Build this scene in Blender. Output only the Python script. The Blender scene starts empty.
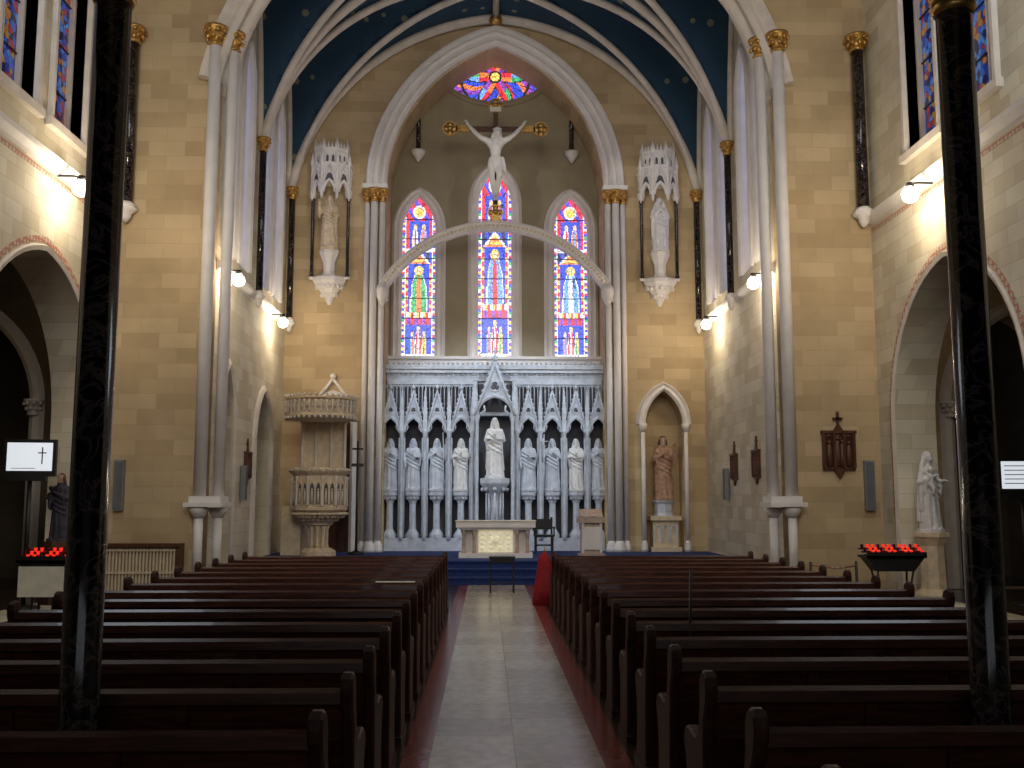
import bpy, bmesh, math, random
from mathutils import Vector, Matrix
random.seed(4)
pi=math.pi
scene=bpy.context.scene
COL=scene.collection

# ------------------------------------------------------------ materials
def newmat(name):
    m=bpy.data.materials.new(name); m.use_nodes=True
    nt=m.node_tree; b=nt.nodes['Principled BSDF']
    return m,nt,b
def N(nt,t,**k):
    n=nt.nodes.new(t)
    for a,v in k.items(): setattr(n,a,v)
    return n
def simple(name,col,rough=.6,metal=0.,var=.15,scale=5.,bump=0.,emit=None,es=0.,coat=0.,stretch=None):
    m,nt,b=newmat(name)
    tc=N(nt,'ShaderNodeNewGeometry')
    no=N(nt,'ShaderNodeTexNoise'); no.inputs['Scale'].default_value=scale; no.inputs['Detail'].default_value=5
    src=tc.outputs['Position']
    if stretch:
        mp=N(nt,'ShaderNodeMapping'); mp.inputs['Scale'].default_value=stretch
        nt.links.new(src,mp.inputs['Vector']); src=mp.outputs['Vector']
    nt.links.new(src,no.inputs['Vector'])
    cr=N(nt,'ShaderNodeValToRGB')
    cr.color_ramp.elements[0].position=.3; cr.color_ramp.elements[1].position=.7
    cr.color_ramp.elements[0].color=[c*(1-var) for c in col]+[1]
    cr.color_ramp.elements[1].color=[min(1,c*(1+var)) for c in col]+[1]
    nt.links.new(no.outputs['Fac'],cr.inputs['Fac'])
    nt.links.new(cr.outputs['Color'],b.inputs['Base Color'])
    b.inputs['Roughness'].default_value=rough; b.inputs['Metallic'].default_value=metal
    b.inputs['Coat Weight'].default_value=coat
    if bump>0:
        bp=N(nt,'ShaderNodeBump'); bp.inputs['Strength'].default_value=bump; bp.inputs['Distance'].default_value=.02
        nt.links.new(no.outputs['Fac'],bp.inputs['Height']); nt.links.new(bp.outputs['Normal'],b.inputs['Normal'])
    if emit:
        b.inputs['Emission Color'].default_value=list(emit)+[1]; b.inputs['Emission Strength'].default_value=es
    return m
def ashlar(name,c1,c2,mortar,bw=.62,rh=.3,ms=.004,bias=0.,rough=.8):
    m,nt,b=newmat(name)
    g=N(nt,'ShaderNodeNewGeometry'); s=N(nt,'ShaderNodeSeparateXYZ'); nt.links.new(g.outputs['Position'],s.inputs[0])
    a=N(nt,'ShaderNodeMath',operation='ADD'); nt.links.new(s.outputs['X'],a.inputs[0]); nt.links.new(s.outputs['Y'],a.inputs[1])
    c=N(nt,'ShaderNodeCombineXYZ'); nt.links.new(a.outputs[0],c.inputs['X']); nt.links.new(s.outputs['Z'],c.inputs['Y'])
    br=N(nt,'ShaderNodeTexBrick'); nt.links.new(c.outputs[0],br.inputs['Vector'])
    br.inputs['Color1'].default_value=list(c1)+[1]; br.inputs['Color2'].default_value=list(c2)+[1]
    br.inputs['Mortar'].default_value=list(mortar)+[1]; br.inputs['Scale'].default_value=1
    br.inputs['Mortar Size'].default_value=ms; br.inputs['Bias'].default_value=bias
    br.inputs['Brick Width'].default_value=bw; br.inputs['Row Height'].default_value=rh
    no=N(nt,'ShaderNodeTexNoise'); no.inputs['Scale'].default_value=.9; no.inputs['Detail'].default_value=6
    nt.links.new(g.outputs['Position'],no.inputs['Vector'])
    mr=N(nt,'ShaderNodeMapRange'); mr.inputs['From Min'].default_value=.3; mr.inputs['From Max'].default_value=.7
    mr.inputs['To Min'].default_value=.82; mr.inputs['To Max'].default_value=1.1
    nt.links.new(no.outputs['Fac'],mr.inputs['Value'])
    mx=N(nt,'ShaderNodeVectorMath',operation='SCALE'); nt.links.new(br.outputs['Color'],mx.inputs[0]); nt.links.new(mr.outputs[0],mx.inputs['Scale'])
    nt.links.new(mx.outputs[0],b.inputs['Base Color']); b.inputs['Roughness'].default_value=rough
    bp=N(nt,'ShaderNodeBump'); bp.inputs['Strength'].default_value=.25; bp.inputs['Distance'].default_value=.01; bp.invert=True
    nt.links.new(br.outputs['Fac'],bp.inputs['Height']); nt.links.new(bp.outputs['Normal'],b.inputs['Normal'])
    return m

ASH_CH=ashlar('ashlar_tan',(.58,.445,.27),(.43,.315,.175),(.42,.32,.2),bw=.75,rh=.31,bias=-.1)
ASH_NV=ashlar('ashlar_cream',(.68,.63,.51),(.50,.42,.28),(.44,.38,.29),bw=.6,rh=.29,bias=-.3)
ASH_DK=ashlar('ashlar_chapel_shade',(.15,.115,.075),(.12,.09,.055),(.1,.08,.05))  # ashlar with the chapel's gloom put into its dark colour
PLASTER=simple('sanctuary_plaster',(.33,.28,.19),.85,var=.08,scale=2)
WHITE=simple('painted_white_stone',(.78,.75,.74),.55,var=.06,scale=3)
CREAM=simple('cream_rib_stone',(.68,.62,.56),.65,var=.1,scale=3)
REREDOS=simple('grey_caen_stone',(.55,.60,.69),.55,var=.15,scale=6,bump=.15)
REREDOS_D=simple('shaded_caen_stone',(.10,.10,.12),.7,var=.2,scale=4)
STATUE=simple('statue_marble',(.72,.72,.73),.5,var=.12,scale=8)
TANSTONE=simple('tan_carved_stone',(.68,.56,.40),.65,var=.15,scale=8,bump=.1)
GOLD=simple('gilded_leaf',(.55,.33,.10),.35,metal=.75,var=.35,scale=14)
WOOD=simple('dark_varnished_oak',(.066,.020,.013),.27,var=.45,scale=7,stretch=(.6,6,6),coat=.25)
WOODE=simple('dark_oak_pew_end',(.050,.017,.012),.55,var=.4,scale=7,stretch=(3,3,.8)); WOODE.node_tree.nodes['Principled BSDF'].inputs['Specular IOR Level'].default_value=.25
WOOD2=simple('brown_oak',(.09,.035,.018),.4,var=.4,scale=6,stretch=(4,4,.7))
BLACK=simple('black_metal',(.012,.012,.013),.4,var=.2)
GREY=simple('speaker_grey',(.22,.23,.25),.5,var=.08)
BLUEC=simple('blue_carpet',(.012,.035,.16),.9,var=.35,scale=20)
REDC=simple('red_cloth',(.30,.008,.015),.8,var=.3,scale=10)
SKIN=simple('painted_skin',(.50,.34,.25),.6,var=.08)
ROBE=simple('painted_robe_rose',(.44,.27,.19),.7,var=.3,scale=9)
ROBE2=simple('painted_robe_dark',(.05,.045,.07),.7,var=.4,scale=9)
PINK=simple('pink_marble',(.50,.38,.32),.4,var=.2,scale=10)
LAMPM=simple('lamp_bulb',(1,.9,.7),.5,emit=(1,.88,.68),es=30)
ALTLIT=simple('lit_altar_relief_stone',(.78,.74,.60),.5,var=.3,scale=14,emit=(1,.9,.6),es=.3)  # faint warm emission in the stone stands in for light on the relief
PAPER=simple('paper',(.75,.72,.6),.8,var=.1)
REDGLASS=simple('red_votive_glass',(.5,.01,.01),.2,var=.2,emit=(1,.03,.015),es=.9)

def black_marble():
    m,nt,b=newmat('black_marble')
    g=N(nt,'ShaderNodeNewGeometry')
    no=N(nt,'ShaderNodeTexNoise'); no.inputs['Scale'].default_value=5.5; no.inputs['Detail'].default_value=9; no.inputs['Distortion'].default_value=1.8
    nt.links.new(g.outputs['Position'],no.inputs['Vector'])
    cr=N(nt,'ShaderNodeValToRGB'); e=cr.color_ramp.elements
    e[0].position=.45; e[0].color=(.006,.006,.008,1); e[1].position=.5; e[1].color=(.075,.058,.055,1)
    x=cr.color_ramp.elements.new(.55); x.color=(.007,.007,.009,1)
    nt.links.new(no.outputs['Fac'],cr.inputs['Fac']); nt.links.new(cr.outputs['Color'],b.inputs['Base Color'])
    b.inputs['Roughness'].default_value=.12
    return m
BMARB=black_marble()

def vault_mat():
    m,nt,b=newmat('blue_starred_vault')
    g=N(nt,'ShaderNodeNewGeometry')
    v=N(nt,'ShaderNodeTexVoronoi'); v.inputs['Scale'].default_value=1.9; v.inputs['Randomness'].default_value=.3
    nt.links.new(g.outputs['Position'],v.inputs['Vector'])
    lt=N(nt,'ShaderNodeMath',operation='LESS_THAN'); lt.inputs[1].default_value=.17
    nt.links.new(v.outputs['Distance'],lt.inputs[0])
    no=N(nt,'ShaderNodeTexNoise'); no.inputs['Scale'].default_value=.8
    nt.links.new(g.outputs['Position'],no.inputs['Vector'])
    cr=N(nt,'ShaderNodeValToRGB'); cr.color_ramp.elements[0].color=(.005,.032,.072,1); cr.color_ramp.elements[1].color=(.012,.068,.135,1)
    nt.links.new(no.outputs['Fac'],cr.inputs['Fac'])
    mx=N(nt,'ShaderNodeMix',data_type='RGBA'); nt.links.new(lt.outputs[0],mx.inputs['Factor'])
    nt.links.new(cr.outputs['Color'],mx.inputs['A']); mx.inputs['B'].default_value=(.22,.22,.16,1)
    nt.links.new(mx.outputs['Result'],b.inputs['Base Color']); b.inputs['Roughness'].default_value=.7
    return m
VAULT=vault_mat()

def floor_mat():
    m,nt,b=newmat('church_floor_tiles')
    g=N(nt,'ShaderNodeNewGeometry'); s=N(nt,'ShaderNodeSeparateXYZ'); nt.links.new(g.outputs['Position'],s.inputs[0])
    ab=N(nt,'ShaderNodeMath',operation='ABSOLUTE'); nt.links.new(s.outputs['X'],ab.inputs[0])
    br=N(nt,'ShaderNodeTexBrick'); br.offset=0; br.inputs['Scale'].default_value=1
    br.inputs['Brick Width'].default_value=.64; br.inputs['Row Height'].default_value=.64; br.inputs['Mortar Size'].default_value=.005
    br.inputs['Color1'].default_value=(.60,.54,.44,1); br.inputs['Color2'].default_value=(.40,.34,.27,1); br.inputs['Mortar'].default_value=(.25,.21,.17,1)
    mp=N(nt,'ShaderNodeMapping'); mp.inputs['Location'].default_value=(.64,0,0)
    nt.links.new(g.outputs['Position'],mp.inputs['Vector']); nt.links.new(mp.outputs[0],br.inputs['Vector'])
    no=N(nt,'ShaderNodeTexNoise'); no.inputs['Scale'].default_value=9; no.inputs['Detail'].default_value=8
    nt.links.new(g.outputs['Position'],no.inputs['Vector'])
    mr=N(nt,'ShaderNodeMapRange'); mr.inputs['From Min'].default_value=.3; mr.inputs['From Max'].default_value=.7; mr.inputs['To Min'].default_value=.72; mr.inputs['To Max'].default_value=1.15
    nt.links.new(no.outputs['Fac'],mr.inputs['Value'])
    sc=N(nt,'ShaderNodeVectorMath',operation='SCALE'); nt.links.new(br.outputs['Color'],sc.inputs[0]); nt.links.new(mr.outputs[0],sc.inputs['Scale'])
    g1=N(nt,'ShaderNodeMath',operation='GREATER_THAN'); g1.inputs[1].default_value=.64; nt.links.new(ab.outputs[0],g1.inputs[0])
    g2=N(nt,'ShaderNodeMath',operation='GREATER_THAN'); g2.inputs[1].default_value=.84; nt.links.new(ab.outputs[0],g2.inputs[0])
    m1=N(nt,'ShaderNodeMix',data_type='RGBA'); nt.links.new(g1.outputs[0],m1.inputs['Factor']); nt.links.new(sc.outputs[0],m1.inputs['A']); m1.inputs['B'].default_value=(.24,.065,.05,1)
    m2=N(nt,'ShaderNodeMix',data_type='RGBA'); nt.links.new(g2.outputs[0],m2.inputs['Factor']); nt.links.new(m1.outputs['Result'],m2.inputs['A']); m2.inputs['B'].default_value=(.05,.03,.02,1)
    nt.links.new(m2.outputs['Result'],b.inputs['Base Color'])
    mr2=N(nt,'ShaderNodeMapRange'); mr2.inputs['To Min'].default_value=.1; mr2.inputs['To Max'].default_value=.3
    nt.links.new(no.outputs['Fac'],mr2.inputs['Value']); nt.links.new(mr2.outputs[0],b.inputs['Roughness'])
    return m
FLOORM=floor_mat()

def glass_attr(name,strength):
    m,nt,b=newmat(name)
    at=N(nt,'ShaderNodeAttribute'); at.attribute_name='Col'
    g=N(nt,'ShaderNodeNewGeometry')
    v=N(nt,'ShaderNodeTexVoronoi'); v.feature='DISTANCE_TO_EDGE'; v.inputs['Scale'].default_value=10
    nt.links.new(g.outputs['Position'],v.inputs['Vector'])
    mr=N(nt,'ShaderNodeMapRange'); mr.inputs['From Max'].default_value=.09; mr.inputs['To Min'].default_value=.05; mr.inputs['To Max'].default_value=1
    nt.links.new(v.outputs['Distance'],mr.inputs['Value'])
    sc=N(nt,'ShaderNodeVectorMath',operation='SCALE'); nt.links.new(at.outputs['Color'],sc.inputs[0]); nt.links.new(mr.outputs[0],sc.inputs['Scale'])
    nt.links.new(sc.outputs[0],b.inputs['Emission Color']); b.inputs['Emission Strength'].default_value=strength
    b.inputs['Base Color'].default_value=(.03,.03,.04,1); b.inputs['Roughness'].default_value=.2
    return m
GLASS=glass_attr('stained_glass',1.7)
def glass_voronoi(name,cols,strength,scale=5):
    m,nt,b=newmat(name)
    g=N(nt,'ShaderNodeNewGeometry')
    v=N(nt,'ShaderNodeTexVoronoi'); v.inputs['Scale'].default_value=scale
    v2=N(nt,'ShaderNodeTexVoronoi'); v2.feature='DISTANCE_TO_EDGE'; v2.inputs['Scale'].default_value=scale
    nt.links.new(g.outputs['Position'],v.inputs['Vector']); nt.links.new(g.outputs['Position'],v2.inputs['Vector'])
    s=N(nt,'ShaderNodeSeparateColor'); nt.links.new(v.outputs['Color'],s.inputs[0])
    cr=N(nt,'ShaderNodeValToRGB'); cr.color_ramp.interpolation='CONSTANT'
    e=cr.color_ramp.elements; e[0].color=list(cols[0])+[1]; e[1].position=1/len(cols); e[1].color=list(cols[1])+[1]
    for i,c in enumerate(cols[2:]):
        x=e.new((i+2)/len(cols)); x.color=list(c)+[1]
    nt.links.new(s.outputs[0],cr.inputs['Fac'])
    mr=N(nt,'ShaderNodeMapRange'); mr.inputs['From Max'].default_value=.06; mr.inputs['To Min'].default_value=.1
    nt.links.new(v2.outputs['Distance'],mr.inputs['Value'])
    sc=N(nt,'ShaderNodeVectorMath',operation='SCALE'); nt.links.new(cr.outputs['Color'],sc.inputs[0]); nt.links.new(mr.outputs[0],sc.inputs['Scale'])
    nt.links.new(sc.outputs[0],b.inputs['Emission Color']); b.inputs['Emission Strength'].default_value=strength
    b.inputs['Base Color'].default_value=(.02,.02,.04,1); b.inputs['Roughness'].default_value=.2
    return m
GL_NAVE=glass_voronoi('nave_stained_glass',[(.03,.08,.35),(.015,.03,.2),(.25,.02,.03),(.06,.16,.4),(.30,.14,.03),(.01,.01,.05)],.7,8)
GL_CHAN=glass_voronoi('chancel_side_glass',[(.30,.42,.75),(.08,.16,.5),(.35,.16,.2),(.5,.58,.75)],1.8,7)
def stencil_mat():
    m,nt,b=newmat('red_stencil_border')
    g=N(nt,'ShaderNodeNewGeometry')
    v=N(nt,'ShaderNodeTexVoronoi'); v.inputs['Scale'].default_value=9; v.inputs['Randomness'].default_value=.2
    nt.links.new(g.outputs['Position'],v.inputs['Vector'])
    cr=N(nt,'ShaderNodeValToRGB'); cr.color_ramp.interpolation='CONSTANT'
    cr.color_ramp.elements[0].color=(.55,.45,.36,1); cr.color_ramp.elements[1].position=.38; cr.color_ramp.elements[1].color=(.42,.18,.13,1)
    nt.links.new(v.outputs['Distance'],cr.inputs['Fac']); nt.links.new(cr.outputs['Color'],b.inputs['Base Color'])
    return m
STENCIL=stencil_mat()
SCREENW=simple('lit_screen_white',(.6,.6,.6),.3,var=.03,emit=(.85,.92,1),es=.7)
DARKTXT=simple('screen_dark_ink',(.02,.02,.03),.4)

# ------------------------------------------------------------ mesh builder
class MB:
    def __init__(s): s.v=[];s.f=[];s.m=[];s.sm=[];s.M=None
    def add(s,vs,fs,mi=0,sm=False):
        o=len(s.v)
        for p in vs:
            p=Vector(p)
            if s.M is not None: p=s.M@p
            s.v.append(p)
        for f in fs: s.f.append([i+o for i in f]); s.m.append(mi); s.sm.append(sm)
    def box(s,x0,x1,y0,y1,z0,z1,mi=0):
        s.add([(x0,y0,z0),(x1,y0,z0),(x1,y1,z0),(x0,y1,z0),(x0,y0,z1),(x1,y0,z1),(x1,y1,z1),(x0,y1,z1)],
              [(0,3,2,1),(4,5,6,7),(0,1,5,4),(1,2,6,5),(2,3,7,6),(3,0,4,7)],mi)
    def prism(s,poly,a0,a1,axis='y',mi=0):
        n=len(poly)
        def P(p,a):
            return (p[0],a,p[1]) if axis=='y' else ((a,p[0],p[1]) if axis=='x' else (p[0],p[1],a))
        vs=[P(p,a0) for p in poly]+[P(p,a1) for p in poly]
        fs=[tuple(range(n)),tuple(range(2*n-1,n-1,-1))]+[(i,(i+1)%n,(i+1)%n+n,i+n) for i in range(n)]
        s.add(vs,fs,mi)
    def lathe(s,cx,cy,prof,n=16,mi=0,sm=True,sx=1,sy=1,rot=0):
        vs=[];k=len(prof)
        for r,z in prof:
            for i in range(n):
                a=2*pi*i/n+rot; vs.append((cx+r*sx*math.cos(a),cy+r*sy*math.sin(a),z))
        fs=[]
        for j in range(k-1):
            for i in range(n):
                i2=(i+1)%n; fs.append((j*n+i,j*n+i2,(j+1)*n+i2,(j+1)*n+i))
        fs.append(tuple(range(n-1,-1,-1))); fs.append(tuple(range((k-1)*n,k*n)))
        s.add(vs,fs,mi,sm)
    def tube(s,pts,r,n=8,mi=0,sm=True,closed=False):
        pts=[Vector(p) for p in pts]; k=len(pts)
        rs=r if isinstance(r,(list,tuple)) else [r]*k
        vs=[]; up=None
        for i,p in enumerate(pts):
            if closed: t=pts[(i+1)%k]-pts[i-1]
            else: t=pts[min(i+1,k-1)]-pts[max(i-1,0)]
            if t.length<1e-9: t=Vector((0,0,1))
            t.normalize()
            if up is None:
                up=Vector((0,1,0)) if abs(t.y)<.9 else Vector((1,0,0))
            up=(up-t*up.dot(t))
            if up.length<1e-6: up=t.orthogonal()
            up.normalize(); w=t.cross(up)
            for q in range(n):
                a=2*pi*q/n; vs.append(p+(up*math.cos(a)+w*math.sin(a))*rs[i])
        fs=[]
        for j in range(k if closed else k-1):
            j2=(j+1)%k
            for q in range(n):
                q2=(q+1)%n; fs.append((j*n+q,j*n+q2,j2*n+q2,j2*n+q))
        if not closed:
            fs.append(tuple(range(n-1,-1,-1))); fs.append(tuple(range((k-1)*n,k*n)))
        s.add(vs,fs,mi,sm)
    def sphere(s,c,r,mi=0,n=10,m=7,sc=(1,1,1)):
        vs=[(c[0],c[1],c[2]-r*sc[2])];fs=[]
        for j in range(1,m):
            ph=-pi/2+pi*j/m
            for i in range(n):
                a=2*pi*i/n; vs.append((c[0]+r*sc[0]*math.cos(ph)*math.cos(a),c[1]+r*sc[1]*math.cos(ph)*math.sin(a),c[2]+r*sc[2]*math.sin(ph)))
        vs.append((c[0],c[1],c[2]+r*sc[2])); L=len(vs)-1
        for i in range(n):
            i2=(i+1)%n; fs.append((0,1+i2,1+i))
            for j in range(m-2):
                fs.append((1+j*n+i,1+j*n+i2,1+(j+1)*n+i2,1+(j+1)*n+i))
            fs.append((L,1+(m-2)*n+i,1+(m-2)*n+i2))
        s.add(vs,fs,mi,True)
    def sweep(s,path,sec,y0=0,mi=0,closed=False,sm=False):
        """path of (x,z); section of (outward,dy)"""
        k=len(path); vs=[]
        for i,(x,z) in enumerate(path):
            if closed: a=path[i-1]; b=path[(i+1)%k]
            else: a=path[max(i-1,0)]; b=path[min(i+1,k-1)]
            tx,tz=b[0]-a[0],b[1]-a[1]; l=math.hypot(tx,tz) or 1
            nx,nz=-tz/l,tx/l
            for dn,dy in sec: vs.append((x+nx*dn,y0+dy,z+nz*dn))
        n=len(sec); fs=[]
        for j in range(k if closed else k-1):
            j2=(j+1)%k
            for q in range(n):
                q2=(q+1)%n; fs.append((j*n+q,j2*n+q,j2*n+q2,j*n+q2))
        if not closed:
            fs.append(tuple(range(n))); fs.append(tuple(range(k*n-1,(k-1)*n-1,-1)))
        s.add(vs,fs,mi,sm)
    def mesh(s,name,mats):
        me=bpy.data.meshes.new(name); me.from_pydata([tuple(p) for p in s.v],[],s.f)
        for m in mats: me.materials.append(m)
        me.polygons.foreach_set('material_index',s.m); me.polygons.foreach_set('use_smooth',s.sm)
        me.update(); return me
    def obj(s,name,mats,loc=(0,0,0)):
        ob=bpy.data.objects.new(name,s.mesh(name,mats)); ob.location=loc; COL.objects.link(ob); return ob

def half_arc(p0,p1,sag,n):
    p0=Vector(p0);p1=Vector(p1);d=p1-p0;c=d.length;d/=c
    nrm=Vector((-d.y,d.x)); R=c*c/(8*sag)+sag/2; C=(p0+p1)/2-nrm*(R-sag)
    a0=math.atan2(p0.y-C.y,p0.x-C.x); a1=math.atan2(p1.y-C.y,p1.x-C.x)
    if a1-a0>pi: a1-=2*pi
    if a1-a0<-pi: a1+=2*pi
    return [(C.x+R*math.cos(a0+(a1-a0)*i/n),C.y+R*math.sin(a0+(a1-a0)*i/n)) for i in range(n+1)]
def sagof(w,h):
    R=(w*w+h*h)/(2*w); c2=w*w+h*h; return R-math.sqrt(max(0,R*R-c2/4))
def pointed(cx,w,zs,za,n=10,sag=None,zb=None):
    """left -> right path of a pointed arch (clockwise seen from the front)"""
    s=sag or sagof(w,za-zs)
    L=half_arc((-w,zs),(0,za),s,n); R=[(-x,z) for x,z in reversed(L[:-1])]
    p=[(cx+x,z) for x,z in L+R]
    if zb is not None: p=[(cx-w,zb)]+p+[(cx+w,zb)]
    return p
def wall(name,outline,holes,M,thick,mat):
    cu=bpy.data.curves.new('tmp','CURVE'); cu.dimensions='2D'; cu.fill_mode='BOTH'; cu.extrude=thick/2
    for pl in [outline]+holes:
        sp=cu.splines.new('POLY'); sp.points.add(len(pl)-1)
        for i,(a,b) in enumerate(pl): sp.points[i].co=(a,b,0,1)
        sp.use_cyclic_u=True
    ob=bpy.data.objects.new('tmp',cu); COL.objects.link(ob)
    dg=bpy.context.evaluated_depsgraph_get(); dg.update()
    me=bpy.data.meshes.new_from_object(ob.evaluated_get(dg))
    bpy.data.objects.remove(ob); me.transform(M); me.name=name
    me.materials.clear(); me.materials.append(mat)
    o=bpy.data.objects.new(name,me); COL.objects.link(o); return o
def MXZ(y0,t): return Matrix(((1,0,0,0),(0,0,1,y0+t/2),(0,1,0,0),(0,0,0,1)))      # wall in XZ, front at y0
def MYZ(x0,t,s): return Matrix(((0,0,s,x0+s*t/2),(1,0,0,0),(0,1,0,0),(0,0,0,1)))     # wall in YZ, inner face at x0
def side(s,x0): # local (along,depth(-=into room),z) for side s(-1 left, 1 right)
    return Matrix(((0,s,0,s*x0),(1,0,0,0),(0,0,1,0),(0,0,0,1)))
def rect(a0,a1,b0,b1): return [(a0,b0),(a0,b1),(a1,b1),(a1,b0)]

def capital(mb,x,y,z,r,h=.4,mi=0,half=False):
    mb.lathe(x,y,[(r*1.05,z),(r*1.25,z+.03),(r*1.05,z+.06),(r*1.1,z+h*.4),(r*1.7,z+h*.8),(r*1.9,z+h*.84),(r*1.9,z+h)],12,mi)
    for i in range(8):
        a=2*pi*i/8
        mb.sphere((x+r*1.35*math.cos(a),y+r*1.35*math.sin(a),z+h*.42),r*.42,mi,6,5)
        a+=pi/8
        mb.sphere((x+r*1.7*math.cos(a),y+r*1.7*math.sin(a),z+h*.72),r*.38,mi,6,5)
def base(mb,x,y,z,r,h=.25,mi=0):
    mb.lathe(x,y,[(r*1.8,z),(r*1.8,z+h*.3),(r*1.5,z+h*.45),(r*1.6,z+h*.6),(r*1.2,z+h*.8),(r,z+h)],14,mi)
def pinnacle(mb,x,y,z,h,r,mi=0,crock=True):
    mb.box(x-r,x+r,y-r,y+r,z,z+h*.35,mi)
    mb.lathe(x,y,[(r*1.7,z+h*.35),(r*1.5,z+h*.4),(.01,z+h*.95)],4,mi,False,rot=pi/4)
    mb.sphere((x,y,z+h*.96),r*.5,mi,6,4)
    if crock:
        for k in range(4):
            t=.46+k*.12; rr=r*1.5*(1-(t-.4)/.55)+r*.15
            for a in range(4):
                mb.sphere((x+rr*math.cos(a*pi/2+pi/4),y+rr*math.sin(a*pi/2+pi/4),z+h*t),r*.32,mi,5,4)

MOULD=[(0,0),(0,-.12),(.06,-.20),(.13,-.22),(.19,-.14),(.26,-.26),(.35,-.30),(.43,-.2),(.50,-.30),(.58,-.28),(.64,-.10),(.66,0)]
def mould(sc,dsc=1): return [(a*sc,b*dsc) for a,b in MOULD]

# ------------------------------------------------------------ shell
SFZ=.5
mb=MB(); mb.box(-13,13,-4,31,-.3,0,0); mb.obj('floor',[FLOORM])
mb=MB()
for i,(y,z) in enumerate([(22.7,.17),(23.05,.335),(23.4,SFZ)]):
    mb.box(-5.88,5.88,y,27.5,z-.17,z,0)
    if i==2: mb.box(-3.08,3.08,27.4,28.78,z-.17,z,0)
    mb.box(-5.88,5.88,y-.03,y+.02,z-.04,z+.002,0)
mb.obj('floor_sanctuary_steps',[BLUEC])
mb=MB(); mb.box(-13.4,13.4,-4.4,31,19,19.3,0); mb.obj('ceiling_roof',[PLASTER])
wall('wall_back',rect(-13.4,13.4,0,19),[],MXZ(-4.4,.4),.4,ASH_NV)

AZS,AZA=3.45,6.15
for s in (-1,1):
    nm='left' if s<0 else 'right'
    holes=[pointed(16.8,2.4,AZS,AZA,14,zb=.01),
           pointed(10.9,2.4,AZS,AZA,14,zb=.01),
           pointed(17.35,.62,12,13.3,8,zb=8.45),pointed(15.4,.62,12,13.3,8,zb=8.45),
           pointed(11.8,.62,12,13.3,8,zb=8.45),pointed(9.8,.62,12,13.3,8,zb=8.45)]
    wall('wall_nave_'+nm,rect(-4,20,0,19),holes,MYZ(s*7.8,.8,s),.8,ASH_NV)
    mb=MB(); mb.M=side(s,7.8)
    for c in (17.35,15.4,11.8,9.8):
        p=pointed(c,.62,12,13.3,8,zb=8.45)
        mb.prism(p,.30,.33,'y',1)
        mb.sweep(p,[(0,.3),(0,-.02),(.05,-.08),(.14,-.08),(.17,0)],0,0)
        mb.sweep(p,[(-.06,.3),(-.06,.2),(0,.2),(0,.3)],0,0)
        mb.box(c-.02,c+.02,.24,.3,8.45,13.2,0)
        for z in (9.3,10.2,11.1,12.0): mb.box(c-.6,c+.6,.27,.3,z-.012,z+.012,2)
        mb.box(c-.85,c+.85,-.12,.3,8.3,8.45,0)
    mb.obj('window_nave_'+nm,[CREAM,GL_NAVE,BLACK])
    mb=MB(); mb.M=side(s,7.8)
    y0,y1=-3.9,19.95
    mb.add([(y0,0,7.58),(y0,-.05,7.62),(y0,-.14,7.72),(y0,-.16,7.80),(y0,0,7.88),(y1,0,7.58),(y1,-.05,7.62),(y1,-.14,7.72),(y1,-.16,7.80),(y1,0,7.88)],
           [(0,1,6,5),(1,2,7,6),(2,3,8,7),(3,4,9,8),(0,4,3,2,1),(5,6,7,8,9)],0)
    mb.box(y0,y1,-.012,0,7.44,7.52,1)
    mb.obj('trim_string_course_'+nm,[WHITE,STENCIL])
    for c in (16.8,10.9):
        mb=MB(); mb.M=side(s,7.8)
        mb.sweep(pointed(c,2.4,AZS,AZA,14,zb=.0),[(0,0),(0,-.02),(.08,-.05),(.1,0)],0,0)
        mb.sweep(pointed(c,2.4,AZS,AZA,14,zb=1.6),[(.14,0),(.14,-.012),(.24,-.012),(.24,0)],0,1)
        mb.obj('trim_arch_'+nm,[CREAM,STENCIL])
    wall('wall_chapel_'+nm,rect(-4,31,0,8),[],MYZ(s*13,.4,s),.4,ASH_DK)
    a,b=(8.6,13) if s>0 else (-13,-8.6)
    p=pointed(s*11.4,1.35,3.9,6.0,10,zb=.01)
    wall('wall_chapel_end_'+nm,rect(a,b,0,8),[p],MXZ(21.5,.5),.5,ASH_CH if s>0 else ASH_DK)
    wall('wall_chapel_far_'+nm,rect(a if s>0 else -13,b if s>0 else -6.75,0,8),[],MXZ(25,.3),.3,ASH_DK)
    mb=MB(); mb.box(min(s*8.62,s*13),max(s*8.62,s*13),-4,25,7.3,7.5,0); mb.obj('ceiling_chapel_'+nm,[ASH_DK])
    mb=MB(); mb.sweep(p,[(0,0),(0,-.05),(.1,-.12),(.22,-.1),(.3,0)],21.5,0)
    for q in (-1,1): capital(mb,s*11.4+q*1.45,21.42,3.7,.11,.35,0)
    mb.obj('trim_chapel_arch_'+nm,[CREAM])

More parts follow.
